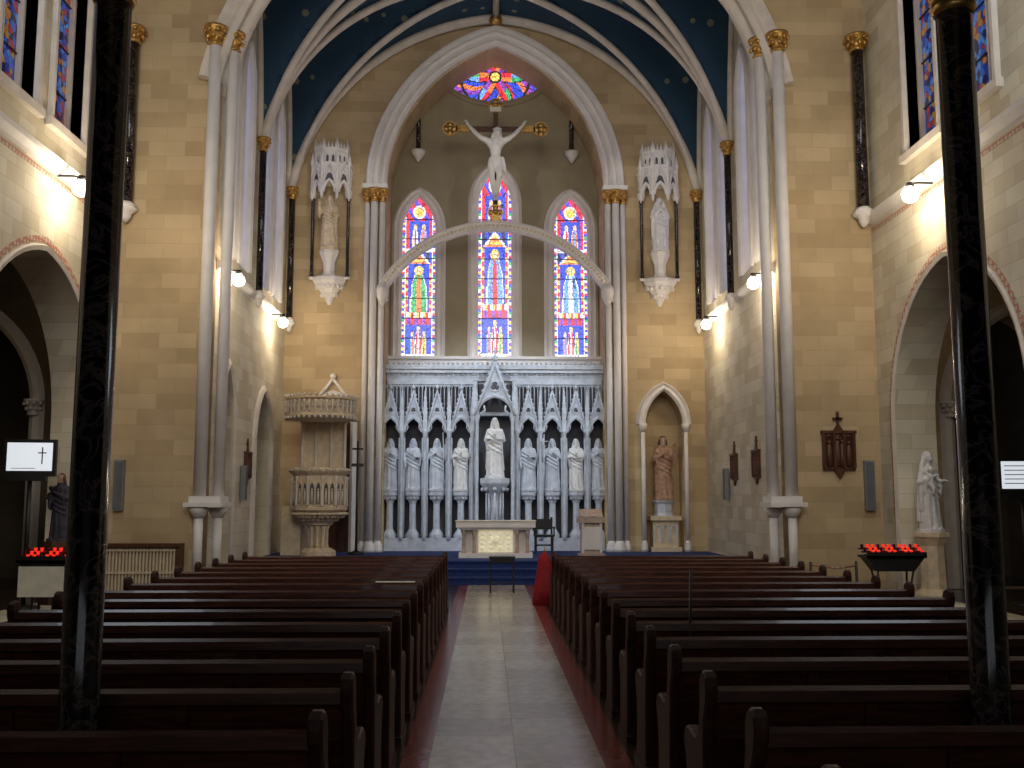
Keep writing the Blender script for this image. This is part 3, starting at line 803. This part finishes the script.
chain(mb,[((0,0,.98),.13),((0,-.02,1.12),.115),((0,-.03,1.3),.15),((0,-.01,1.42),.14),((0,0,1.5),.07),((.02,-.05,1.57),.055)],14)
for s in (-1,1): chain(mb,[((s*.07,-.02,1.36),.115),((s*.17,0,1.46),.08)])
mb.sphere((.04,-.1,1.66),.1,0,14,10,(.85,1,1.2)); mb.sphere((.045,-.06,1.68),.105,0,12,8,(.95,1,1.1))
chain(mb,[((.05,-.2,1.66),.012),((.055,-.22,1.64),.018)]); chain(mb,[((.05,-.15,1.58),.045),((.05,-.16,1.53),.02)])
for s in (-1,1):
    chain(mb,[((s*.08+.03,-.05,1.62),.04),((s*.11+.02,-.02,1.5),.035)])
    chain(mb,[((s*.17,0,1.46),.08),((s*.31,-.01,1.53),.066),((s*.42,-.01,1.61),.054),((s*.54,-.02,1.73),.05),((s*.64,-.02,1.84),.034)])
    chain(mb,[((s*.08,0,.96),.105),((s*.09,-.1,.76),.09),((s*.085,-.19,.56),.068),((s*.07,-.12,.4),.064),((s*.035,-.03,.16),.04)])
    chain(mb,[((s*.035,-.03,.15),.038),((s*.035,-.09,.06),.036),((s*.03,-.13,0),.026)])
robe(mb,[(0,-.02,.78,.18,.15,1),(0,-.02,.88,.18,.15,1),(0,-.01,1.0,.17,.14,.6),(0,-.01,1.06,.15,.125,.3)],.07,8)
chain(mb,[((.16,-.05,1.02),.05),((.21,-.06,.85),.04),((.22,-.06,.68),.03)])
def ex(out):
    for s in (-1,1): hand(out,(s*.64,-.02,1.84),(s*.5,-.1,.8),s)
    out.tube([(.04+.1*math.cos(a),-.08+.1*math.sin(a),1.72) for a in [2*pi*i/14 for i in range(14)]],.014,6,0,closed=True)
me=finalize(mb,'corpus',.016,[simple('corpus_plaster',(.74,.72,.69),.5,var=.05)],None,ex)
ob=bpy.data.objects.new('crucified_christ_figure',me); ob.scale=(1.2,1.2,1.2); ob.location=(0,27.14,10.28); COL.objects.link(ob)

# ------------------------------------------------------------ wall tabernacle niches
for s in (-1,1):
    mb=MB(); x=s*4.66; y=27.5
    mb.lathe(x,y-.02,[(.05,7.35),(.12,7.5),(.2,7.62),(.46,7.95),(.5,8.0),(.5,8.1),(.42,8.14)],8,0,False,sy=.8,rot=pi/8)
    for k in range(9):
        a=pi+pi*k/8; mb.sphere((x+.36*math.cos(a),y+.3*math.sin(a),7.85),.08,0,6,4); mb.sphere((x+.2*math.cos(a),y+.16*math.sin(a),7.62),.07,0,6,4)
    mb.lathe(x,y-.18,[(.2,8.14),(.16,8.25),(.17,8.5),(.26,8.72),(.28,8.78),(.28,8.86)],8,0,False,rot=pi/8)
    mb.box(x-.46,x+.46,y-.03,y,8.1,10.8,2)
    for q in (-1,1):
        mb.lathe(x+q*.5,y-.14,[(.07,8.1),(.045,8.25),(.045,10.3),(.08,10.42)],10,1)
        mb.lathe(x+q*.5,y-.14,[(.09,8.05),(.09,8.12)],8,0)
        mb.lathe(x+q*.5,y-.14,[(.09,10.38),(.11,10.5),(.11,10.6)],8,0)
    mb.lathe(x,y-.05,[(.5,10.78),(.56,10.82),(.56,11.22),(.60,11.28),(.60,11.34),(.5,11.36)],8,0,False,sy=.78,rot=pi/8)
    mb.lathe(x,y-.05,[(.46,11.34),(.46,11.68),(.52,11.74),(.52,11.8)],8,0,False,sy=.78,rot=pi/8)
    for k in range(5):
        a=pi+pi*(k)/4
        mb.M=Matrix.Translation((x,y-.05,0))@Matrix.Diagonal((1,.78,1,1))@Matrix.Rotation(a+pi/2,4,'Z')
        mb.prism(pointed(0,.13,10.86,11.05,5,zb=10.82),-.523,-.515,'y',3)
        mb.sweep(pointed(0,.16,10.5,10.84,5),[(-.03,.06),(-.03,-.03),(.04,-.04),(.04,.06)],-.53,0)
        for sx in (-1,1):
            mb.tube([(sx*.21,-.55,10.6),(0,-.55,11.3)],.026,6,0)
            for t in range(1,6): mb.sphere((sx*.21*(1-t/6)+sx*.02,-.56,10.6+.7*t/6),.032,0,5,4)
        mb.sphere((0,-.55,11.36),.05,0,6,4)
        for q in (-.08,.08):
            mb.prism(pointed(q,.045,11.52,11.6,4,zb=11.4),-.432,-.42,'y',3)
            mb.sweep(pointed(q,.05,11.52,11.62,4,zb=11.4),[(-.012,.02),(-.012,-.03),(.018,-.03),(.018,.02)],-.43,0)
        for q in (-.15,-.05,.05,.15): mb.lathe(q,-.47,[(.04,11.8),(.035,11.87),(.01,11.97)],5,0)
        mb.M=None
        a2=a+pi/8
        if k<4:
            xx=x+.56*math.cos(a2); yy=y-.05+.56*.78*math.sin(a2)
            mb.lathe(xx,yy,[(.02,10.3),(.05,10.4),(.045,11.3),(.07,11.36),(.01,11.7)],6,0)
            for t in range(3): mb.sphere((xx,yy,11.42+.09*t),.05-.012*t,0,5,4)
            xx=x+.48*math.cos(a2); yy=y-.05+.48*.78*math.sin(a2)
            mb.lathe(xx,yy,[(.04,11.4),(.04,11.8),(.055,11.85),(.01,12.1)],6,0)
    mb.obj('canopied_statue_niche',[WHITE,BMARB,ASH_CH,REREDOS_D])
    if s<0: place('bishop','niche_saint_statue',x,y-.3,8.86,1.5)
    else: place('pray','niche_saint_statue',x,y-.3,8.86,1.5)

# right alcove with Sacred Heart statue
mb=MB()
mb.sweep(pointed(4.72,.52,4.0,4.95,10),[(0,0),(0,-.08),(.06,-.14),(.14,-.1),(.2,-.16),(.26,0)],27.5,0)
for q in (-1,1):
    mb.lathe(4.72+q*.6,27.42,[(.06,.8),(.06,3.8)],10,0); base(mb,4.72+q*.6,27.42,.5,.06,.3,0); mb.lathe(4.72+q*.6,27.42,[(.06,3.78),(.12,3.95),(.12,4.02)],10,0)
mb.obj('trim_alcove',[WHITE])
mb=MB()
mb.box(4.3,5.14,27.35,28.05,SFZ,SFZ+.12,0); mb.box(4.37,5.07,27.45,28.05,SFZ+.12,1.35,0); mb.box(4.3,5.14,27.35,28.05,1.35,1.47,0)
mb.lathe(4.72,27.75,[(.3,1.47),(.26,1.55),(.26,1.8),(.32,1.86),(.32,1.9)],8,1,False)
for k in range(3): mb.sweep(pointed(4.5+.22*k,.08,1.1,1.22,4,zb=.75),[(-.01,0),(-.01,-.03),(.02,-.03),(.02,0)],27.45,1)
mb.obj('statue_pedestal',[TANSTONE,REREDOS])
place('sh','sacred_heart_statue',4.72,27.7,1.9,1.72)
mb=MB()
mb.sweep(pointed(-4.5,.5,4.0,4.75,10,zb=.5),[(0,0),(0,-.06),(.08,-.12),(.18,-.08),(.2,0)],27.5,0)
mb.box(-5.0,-4.0,27.75,27.85,.3,4.75,1)
for k in range(6): mb.box(-4.98+.17*k,-4.84+.17*k,27.73,27.76,.5,4.0,1)
mb.tube([(-5.0,27.42,4.6),(-4.5,27.42,5.25)],.05,6,0); mb.tube([(-4.0,27.42,4.6),(-4.5,27.42,5.25)],.05,6,0); mb.sphere((-4.5,27.42,5.32),.09,0)
mb.obj('door_1',[WHITE,WOOD2])
for nn,(yc,w_,zs,za,zb) in enumerate(((25.1,.85,3.3,4.6,.5),(21.6,.5,3.6,4.8,.01))):
    mb=MB(); mb.M=side(-1,5.9)
    mb.sweep(pointed(yc,w_,zs,za,10,zb=zb),[(0,0),(0,-.06),(.08,-.1),(.16,-.06),(.18,0)],0,0)
    mb.box(yc-w_,yc+w_,.5,.56,zb,za,1)
    for k in range(5): mb.box(yc-w_+.02+k*w_*.4,yc-w_+w_*.36+k*w_*.4,.47,.5,zb,zs,1)
    mb.obj('door_%d'%(nn+2),[CREAM,WOOD2])

# ------------------------------------------------------------ pulpit
mb=MB(); px,py=-4.5,25.6
mb.lathe(px,py,[(.45,SFZ),(.45,SFZ+.12),(.32,SFZ+.2)],12,0,False)
for k in range(8):
    a=2*pi*k/8; mb.lathe(px+.2*math.cos(a),py+.2*math.sin(a),[(.07,SFZ+.2),(.05,SFZ+.3),(.05,1.15),(.08,1.25)],8,0)
mb.lathe(px,py,[(.15,SFZ+.2),(.15,1.2),(.34,1.28),(.36,1.33),(.45,1.45),(.66,1.62),(.72,1.66),(.72,1.74),(.66,1.76),(.66,2.52),(.74,2.58),(.78,2.62),(.78,2.70),(.7,2.72),(.58,2.72),(.58,1.85)],12,0,False,rot=pi/12)
for k in range(12):
    a=2*pi*k/12
    R0=.70
    mb.lathe(px+R0*math.cos(a+pi/12),py+R0*math.sin(a+pi/12),[(.045,1.74),(.03,1.82),(.03,2.4),(.05,2.5)],6,1)
    mb.M=Matrix.Translation((px,py,0))@Matrix.Rotation(a+pi/2,4,'Z')
    for q in (-.08,.08):
        mb.prism(pointed(q,.06,2.2,2.36,4,zb=1.82),-.647,-.64,'y',2)
        mb.sweep(pointed(q,.065,2.2,2.36,4,zb=1.8),[(-.01,.02),(-.01,-.035),(.018,-.035),(.018,.02)],-.645,0)
        mb.lathe(q,-.66,[(.04,1.82),(.03,2.05),(.02,2.14)],6,1); mb.sphere((q,-.665,2.17),.026,1,6,4)
    for q in (-.15,-.09,-.03,.03,.09,.15): mb.sphere((q,-.69,1.56),.04,0,6,4)
    for q in (-.12,0,.12): mb.sphere((q,-.60,1.5),.055,0,6,4)
    for q in (-.07,.07): mb.sphere((q,-.46,1.42),.055,0,6,4)
    for q in range(-2,3): mb.sphere((q*.07,-.76,2.66),.03,1,5,4)
    mb.M=None
mb.box(px-.55,px+.55,py+.5,py+.62,1.7,4.0,0)
for q in (-.55,-.2,.2,.55): mb.lathe(px+q,py+.48,[(.05,2.7),(.045,2.8),(.045,3.85),(.08,3.98)],8,1)
mb.lathe(px,py,[(.3,3.92),(.84,3.96),(.93,4.02),(.93,4.10),(.80,4.12),(.80,4.42),(.92,4.46),(.92,4.50),(.8,4.52)],16,0,False)
for k in range(40):
    a=2*pi*k/40; x=px+.92*math.cos(a); y=py+.92*math.sin(a)
    mb.lathe(x,y,[(.03,4.1),(.022,4.15),(.022,4.35),(.035,4.42)],5,1); mb.sphere((px+.9*math.cos(a+.08),py+.9*math.sin(a+.08),4.27),.035,1,5,4)
    mb.sphere((x,y,3.98),.04,1,5,4); mb.sphere((x,y,4.54),.04,1,5,4)
mb.box(px-.3,px+.3,py+.6,27.4,4.0,4.1,0)
for k in range(6): mb.box(px-1.0,px-.5,py+.2+.22*k,py+.42+.22*k,SFZ,1.75-.2*k,0)
mb.obj('stone_pulpit',[TANSTONE,CREAM,REREDOS_D])
mb=MB(); mb.tube([(0,0,0),(0,0,2.3)],.03,8,0); mb.lathe(0,0,[(.22,0),(.2,.05),(.04,.1)],12,0); mb.box(-.16,.16,-.03,.03,2.28,2.36,0)
mb.box(-.025,.025,-.02,.02,2.36,2.95,0); mb.box(-.14,.14,-.02,.02,2.72,2.77,0)
mb.obj('processional_cross',[BLACK],(-3.62,26.2,SFZ))

# ------------------------------------------------------------ altar etc
mb=MB()
mb.box(-.97,.97,24.35,25.25,1.24,1.39,0); mb.box(-.9,.9,24.4,25.2,1.19,1.24,0); mb.box(-.9,.9,24.42,25.2,SFZ+.003,SFZ+.12,0)
mb.box(-.78,.78,24.62,25.15,SFZ+.1,1.2,0)
for x in (-.78,-.52,.52,.78):
    mb.lathe(x,24.5,[(.07,.6),(.045,.68),(.045,1.05),(.08,1.19)],10,3)
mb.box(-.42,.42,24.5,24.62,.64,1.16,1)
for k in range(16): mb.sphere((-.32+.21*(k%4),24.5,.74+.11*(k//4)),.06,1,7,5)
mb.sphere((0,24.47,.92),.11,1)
mb.box(-.99,.99,24.33,25.27,1.39,1.405,2)
mb.obj('high_altar',[WHITE,ALTLIT,PAPER,PINK])
mb=MB()
mb.box(-.32,.32,-.25,.25,0,.1,0); mb.box(-.25,.25,-.18,.2,.1,.95,0); mb.box(-.33,.33,-.27,.27,.85,.98,0); mb.box(-.2,.2,-.22,-.18,.2,.75,1)
for x in (-.22,.22): mb.lathe(x,-.2,[(.05,.1),(.035,.16),(.035,.78),(.05,.85)],8,1)
mb.add([(-.28,-.2,1.0),(.28,-.2,1.0),(.28,.2,1.18),(-.28,.2,1.18),(-.28,.2,1.0),(.28,.2,1.0)],[(0,1,2,3),(3,2,5,4),(0,3,4),(1,5,2)],0)
mb.obj('stone_ambo',[PINK,WHITE],(2.35,24.6,SFZ+.003))
def chair(name,loc,rz=0,mat=BLACK):
    mb=MB()
    for x in (-.22,.22):
        mb.box(x-.025,x+.025,-.22,-.17,0,.45,0); mb.box(x-.025,x+.025,.18,.23,0,.95,0)
    mb.box(-.26,.26,-.25,.24,.43,.49,0); mb.box(-.22,.22,.19,.22,.62,.90,0); mb.box(-.24,.24,-.2,.2,.2,.23,0)
    for x in (-.26,.26): mb.box(x-.03,x+.03,-.22,.2,.66,.7,0); mb.box(x-.02,x+.02,-.21,-.17,.45,.66,0)
    o=mb.obj(name,[mat],loc); o.rotation_euler=(0,0,rz); return o
chair('sanctuary_chair',(1.3,26.6,SFZ+.003))
mb=MB()
mb.box(-.27,.27,-.2,.2,.70,.74,0); mb.box(-.25,.25,-.18,.18,.62,.7,0)
for x in (-.24,.24):
    for y in (-.16,.16): mb.box(x-.018,x+.018,y-.018,y+.018,0,.7,0)
for x in (-.24,.24): mb.box(x-.01,x+.01,-.16,.16,.18,.2,0)
mb.box(-.24,.24,-.01,.01,.18,.2,0)
mb.obj('small_offertory_table',[BLACK],(.1,20.9,0))
mb=MB()
vs=[];n=24
for j,(z,r) in enumerate(((0,.2),(.3,.17),(.6,.13),(.85,.10),(.95,.04))):
    for i in range(n):
        a=2*pi*i/n; k=r*(1+.14*math.cos(6*a+z)); vs.append((k*math.cos(a),k*.7*math.sin(a),z))
fs=[(j*n+i,j*n+(i+1)%n,(j+1)*n+(i+1)%n,(j+1)*n+i) for j in range(4) for i in range(n)]+[tuple(range(4*n,5*n)),tuple(range(n-1,-1,-1))]
mb.add(vs,fs,0,True); mb.tube([(0,0,.93),(0,0,1.05)],.015,6,1)
mb.obj('red_draped_banner_stand',[REDC,GOLD],(.84,18.4,0))

# ------------------------------------------------------------ pews
L=3.47; h2=L/2
mb=MB()
prof=[(-.02,0),(0,.12),(-.03,.45),(-.07,.78),(-.12,.85),(-.145,.91),(-.15,.96),(-.135,1.005),(-.10,1.03),(-.06,1.03),(-.02,1.01),(.005,.97),(.015,.92),(.02,.84),(.05,.74),(.11,.67),(.18,.65),(.26,.665),(.34,.67),(.41,.65),(.445,.60),(.44,.55),(.41,.5),(.385,.42),(.38,.3),(.40,.18),(.44,.08),(.44,0)]
def inset(p,d):
    n=len(p); out=[]
    for i in range(n):
        a=p[i-1]; b=p[(i+1)%n]; tx,tz=b[0]-a[0],b[1]-a[1]; l=math.hypot(tx,tz) or 1
        out.append((p[i][0]+tz/l*d,p[i][1]-tx/l*d))
    return out
pin=inset(prof,.012)
for x in (-h2,h2-.065):
    mb.prism(prof,x+.012,x+.053,'x',1)
    n=len(prof)
    for xa,xb in ((x+.012,x),(x+.053,x+.065)):     # chamfered edges
        vs=[(xa,p[0],p[1]) for p in prof]+[(xb,p[0],p[1]) for p in pin]
        mb.add(vs,[(i,(i+1)%n,(i+1)%n+n,i+n) for i in range(n)]+[tuple(range(n,2*n))],1)
    mb.box(x-.01,x+.075,-.04,.46,0,.06,1)
mb.prism([(.03,.40),(-.055,.90),(-.085,.90),(0,.40)],-h2+.06,h2-.06,'x',0)
mb.prism([(-.125,.88),(-.12,.935),(-.09,.955),(-.05,.945),(-.035,.90),(-.05,.87),(-.1,.865)],-h2+.05,h2-.05,'x',0)
mb.prism([(-.13,.70),(-.05,.70),(-.05,.725),(-.13,.725)],-h2+.06,h2-.06,'x',0)
mb.prism([(.0,.36),(-.02,.44),(-.045,.44),(-.03,.36)],-h2+.06,h2-.06,'x',0)
mb.box(-h2+.06,h2-.06,.0,.42,.41,.45,0); mb.box(-h2+.06,h2-.06,.37,.40,.33,.41,0)
mb.box(-h2+.06,h2-.06,.0,.03,.0,.4,0)
for k in range(1,4):
    x=-h2+L*k/4; mb.box(x-.03,x+.03,-.0,.38,0,.42,0); mb.prism([(.0,.44),(-.06,.88),(-.10,.88),(-.045,.44)],x-.03,x+.03,'x',0)
mb.box(-h2+.08,h2-.08,-.17,-.05,.15,.20,0)
for x in (-h2+.3,0,h2-.3): mb.box(x-.03,x+.03,-.15,0,.0,.15,0)
pew=mb.mesh('pew_mesh',[WOOD,WOODE])
rows=[3.44+.92*k for k in range(16)]
for Y in rows:
    for s in (-1,1):
        ob=bpy.data.objects.new('church_pew',pew); ob.location=(s*(.89+h2),Y,0); COL.objects.link(ob)
mb=MB()
for k in range(46):
    Y=random.choice(rows[3:]); s=random.choice((-1,1)); x=s*random.uniform(1.1,4.1)
    if random.random()<.5:
        mb.box(x,x+.15,Y+.08,Y+.28,.452,.462,random.choice((0,1)))
    else:
        mb.box(x,x+.14,Y-.12,Y-.06,.726,.75,random.choice((0,1)))
mb.box(-1.5,-1.05,rows[9]-.1,rows[9]+.02,.957,.965,0)
mb.obj('mass_leaflets',[PAPER,simple('yellow_paper',(.6,.42,.15),.8)])
mb=MB(); mb.tube([(1.35,7.93,.0),(1.40,7.93,1.35)],.012,6,0); mb.obj('collection_pole',[BLACK])
mb=MB()
for (x,y) in ((-.3,6.05),(-.22,6.0),(-.1,5.9),(-.08,5.97),(-.12,5.85),(-.33,5.95)):
    q=[(x+random.uniform(.02,.05)*math.cos(a),y+random.uniform(.02,.05)*math.sin(a)) for a in [0,1.1,2.2,3.4,4.6,5.5]]
    mb.prism(q,.001,.008,'z',0)
mb.obj('paper_scraps',[GREY])

# ------------------------------------------------------------ foreground marble columns and gallery
for x in (-2.19,2.28):
    mb=MB(); y=4.99
    mb.lathe(x,y,[(.115,0),(.115,.08),(.102,.11),(.108,.15),(.096,.2),(.094,.3),(.092,4.50)],32,0)
    mb.lathe(x,y,[(.10,4.49),(.115,4.52),(.10,4.55)],24,1)
    capital(mb,x,y,4.54,.10,.36,1)
    mb.obj('marble_gallery_column',[BMARB,GOLD])
mb=MB(); mb.box(-7.79,7.79,-4,5.2,4.9,5.2,0); mb.box(-7.79,7.79,5.2,5.3,5.0,6.1,0)
mb.obj('ceiling_gallery_floor',[WOOD2])

# ------------------------------------------------------------ wall fittings
SPM=simple('speaker_mesh',(.13,.14,.16),.6); SREL=simple('station_relief',(.13,.06,.035),.5)
for s in (-1,1):
    mb=MB(); mb.box(-.1,.1,-.12,-.02,-.5,.5,0); mb.box(-.08,.08,-.135,-.12,-.46,.46,1); mb.box(-.04,.04,-.02,0,-.1,.1,1)
    mb.obj('column_loudspeaker',[GREY,SPM],(s*7.52,20,2.2))
    mb=MB(); mb.M=side(s,5.9); a0=24.9 if s>0 else 23.0
    mb.box(a0,a0+.2,-.13,-.02,1.9,2.7,0); mb.box(a0+.02,a0+.18,-.14,-.13,1.93,2.67,1); mb.box(a0+.06,a0+.14,-.02,0,2.2,2.4,1); mb.obj('column_loudspeaker',[GREY,SPM])
def station(loc,rz,k=1.):
    mb=MB()
    mb.box(-.33,.33,-.05,0,-.45,-.37,0); mb.box(-.3,.3,-.04,0,-.37,.25,1)
    for x in (-.31,-.1,.1,.31): mb.box(x-.025,x+.025,-.09,0,-.4,.3,0)
    for x in (-.2,0,.2): mb.sweep(pointed(x,.09,.2,.32,5),[(-.01,0),(-.01,-.06),(.03,-.06),(.03,0)],0,0)
    mb.box(-.36,.36,-.1,0,.3,.36,0); mb.box(-.025,.025,-.05,0,.36,.75,0); mb.box(-.1,.1,-.05,0,.58,.63,0)
    mb.prism([(-.1,.36),(.1,.36),(0,.52)],-.06,0,'y',0)
    for x,h in ((-.2,.28),(-.03,.36),(.07,.3),(.2,.27)):
        mb.lathe(x,-.055,[(.06,-.36),(.05,-.1),(.045,h-.25),(.02,h-.2)],8,2,sy=.6); mb.sphere((x,-.06,h-.16),.035,2,8,6)
    mb.prism([(-.12,-.45),(.12,-.45),(0,-.62)],-.06,0,'y',0)
    o=mb.obj('station_of_the_cross',[WOOD2,WOOD,SREL],loc); o.rotation_euler=(0,0,rz); o.scale=(k,k,k)
station((6.93,20,2.95),0); station((-5.9,23.6,2.75),pi/2,.8); station((5.9,22.3,2.75),-pi/2,.8); station((5.9,24.3,2.75),-pi/2,.8)
mb=MB(); mb.box(-.78,.78,-.3,0,0,.05,0); mb.box(-.8,.8,-.33,0,1.0,1.06,0)
for x in (-.76,.76): mb.box(x-.04,x+.04,-.3,0,0,1.0,0)
mb.box(-.72,.72,-.18,-.15,.05,1.0,1)
for k in range(22): x=-.69+k*.0655; mb.box(x-.015,x+.015,-.26,-.2,.08,.96,1)
for z in (.1,.5,.93): mb.box(-.72,.72,-.28,-.25,z-.02,z+.02,1)
mb.obj('radiator_cover',[WOOD2,TANSTONE],(-7.0,20,0))
def votive(loc,w,panel=False):
    mb=MB(); nx=int(w/.1)
    for r in range(3):
        z=.93+r*.05; y=-.16+r*.14
        mb.box(-w/2,w/2,y-.06,y+.06,z-.03,z,0)
        for i in range(nx):
            x=-w/2+.05+i*(w-.1)/(nx-1); mb.lathe(x,y,[(.022,z),(.032,z+.06),(.032,z+.065)],8,1 if (i*7+r*3)%3 else 3)
    mb.prism([(-w/2,.9),(-w/2+.22,.62),(w/2-.22,.62),(w/2,.9)],-.2,.2,'y',0)
    for x in (-w/2+.25,w/2-.25):
        mb.tube([(x,-.15,.0),(x,-.1,.4),(x*1.1,-.15,.65)],.02,6,0); mb.tube([(x,.15,.0),(x,.1,.4),(x*1.1,.15,.65)],.02,6,0)
    mb.box(-w/2,w/2,-.24,-.22,.86,.97,0); mb.box(-w/2,w/2,-.24,.22,.86,.9,0)
    if panel: mb.box(-w/2+.05,w/2-.05,-.24,-.22,.3,.8,2)
    return mb.obj('votive_candle_stand',[BLACK,REDGLASS,PAPER,simple('unlit_votive_glass',(.12,.01,.01),.2)],loc)
votive((7.2,18.2,0),1.1); votive((-7.65,17.2,0),.85,True)
mb=MB(); mb.lathe(0,0,[(.35,0),(.35,.15),(.24,.25),(.22,1.05),(.3,1.18),(.34,1.22),(.34,1.3)],8,0,False); ob=mb.obj('marble_statue_pedestal',[TANSTONE],(8.2,18.75,0))
place('mary','virgin_and_child_statue',8.2,18.75,1.3,1.45,rz=.35)
mb=MB(); mb.lathe(0,0,[(.3,0),(.3,.15),(.22,.25),(.2,.9),(.28,1.05),(.28,1.15)],8,0,False); mb.obj('wooden_statue_pedestal',[WOOD2],(-8.15,18.75,0))
place('jos','saint_joseph_statue',-8.15,18.75,1.15,1.2,rz=-.3)
def screen(loc,rz,kind):
    mb=MB(); mb.box(-.44,.44,-.04,.06,-.34,.32,0); mb.box(-.38,.38,-.045,-.04,-.24,.26,1)
    mb.box(-.3,.3,-.1,.05,-.42,-.34,0)
    mb.tube([(0,.05,0),(0,.06,-loc[2])],.04,8,0); mb.lathe(0,.06,[(.3,-loc[2]),(.28,-loc[2]+.04),(.05,-loc[2]+.08)],12,0)
    if kind=='cross':
        mb.box(.2,.22,-.05,-.045,-.12,.18,2); mb.box(.14,.28,-.05,-.045,.07,.09,2)
        mb.box(-.3,.1,-.05,-.045,-.2,-.19,2)
    else:
        for k in range(5): mb.box(-.33,-.33+.4+.05*((k*3)%5),-.05,-.045,.17-.08*k,.185-.08*k,2)
    o=mb.obj('display_screen',[BLACK,SCREENW,DARKTXT],loc); o.rotation_euler=(0,0,rz)
screen((-8.36,17.9,2.66),.15,'cross'); screen((9.6,18.0,2.35),-.1,'text')
mb=MB(); mb.tube([(5.6,17.9,.75),(6.1,18.0,.68),(6.5,18.1,.72)],.02,6,0); mb.lathe(5.6,17.9,[(.12,0),(.03,.05),(.025,.8)],8,1); mb.lathe(6.5,18.1,[(.12,0),(.03,.05),(.025,.8)],8,1)
mb.obj('barrier_tape',[STENCIL,BLACK])

# ------------------------------------------------------------ lights
def aim(o,t):
    d=Vector(t)-o.location; o.rotation_euler=d.to_track_quat('-Z','Y').to_euler()
def area(name,loc,sx,sy,e,col,t):
    l=bpy.data.lights.new(name,'AREA'); l.shape='RECTANGLE'; l.size=sx; l.size_y=sy; l.energy=e; l.color=col
    o=bpy.data.objects.new(name,l); o.location=loc; COL.objects.link(o); aim(o,t); return o
def spot(name,loc,t,e,col,size,soft=.2):
    l=bpy.data.lights.new(name,'SPOT'); l.energy=e; l.color=col; l.spot_size=size; l.spot_blend=.7; l.shadow_soft_size=soft
    o=bpy.data.objects.new(name,l); o.location=loc; COL.objects.link(o); aim(o,t)
area('west_fill_light',(0,-3.3,12.5),9,8,1080,(1,.93,.83),(0,27,8))  # added fill lamp behind the camera; the back wall has no window
area('under_gallery_fill',(0,-3.2,3.2),7,2,34,(.85,.92,1),(0,10,1))  # added weak fill beneath the gallery, no opening there
for s in (-1,1):
    area('nave_window_light',(s*7.3,12.5,11.5),5,3,150,(.75,.87,1),(-s*3,17,0))
    spot('reredos_fill_spot',(s*5.2,20.9,9.5),(-s*.4,28,3.6),1350,(.76,.88,1),.7,.25)  # unseen spot added behind the pier to light the reredos
    spot('niche_spot',(s*1.5,21.2,13.8),(s*4.7,27.5,10),330,(1,.95,.88),.5,.15)
    spot('crucifix_fill_spot',(s*3.5,21.2,12.5),(0,27.2,11.4),220,(1,.97,.93),.28,.1)  # extra unseen spot, added to brighten the corpus
    spot('altar_fill_spot',(s*5.0,21,9.0),(s*.2,24.6,1.0),300,(1,.97,.9),.35,.15)  # added spot that whitens the altar; no fitting is modelled
    l=bpy.data.lights.new('chapel_light','POINT'); l.energy=9; l.color=(1,.8,.55); l.shadow_soft_size=.2
    o=bpy.data.objects.new('chapel_light',l); o.location=(s*9.6,19,5.5); COL.objects.link(o)
w=bpy.data.worlds.new('world'); scene.world=w; w.use_nodes=True
w.node_tree.nodes['Background'].inputs[0].default_value=(.4,.5,.7,1); w.node_tree.nodes['Background'].inputs[1].default_value=.3

# ------------------------------------------------------------ camera
cam=bpy.data.cameras.new('camera'); cam.lens=34.8; cam.sensor_width=36; cam.clip_end=200
co=bpy.data.objects.new('camera',cam); co.location=(-.22,0,1.9)
co.rotation_euler=(math.radians(96.7),0,math.radians(-1.45)); COL.objects.link(co); scene.camera=co
scene.view_settings.view_transform='Standard'; scene.view_settings.look='None'
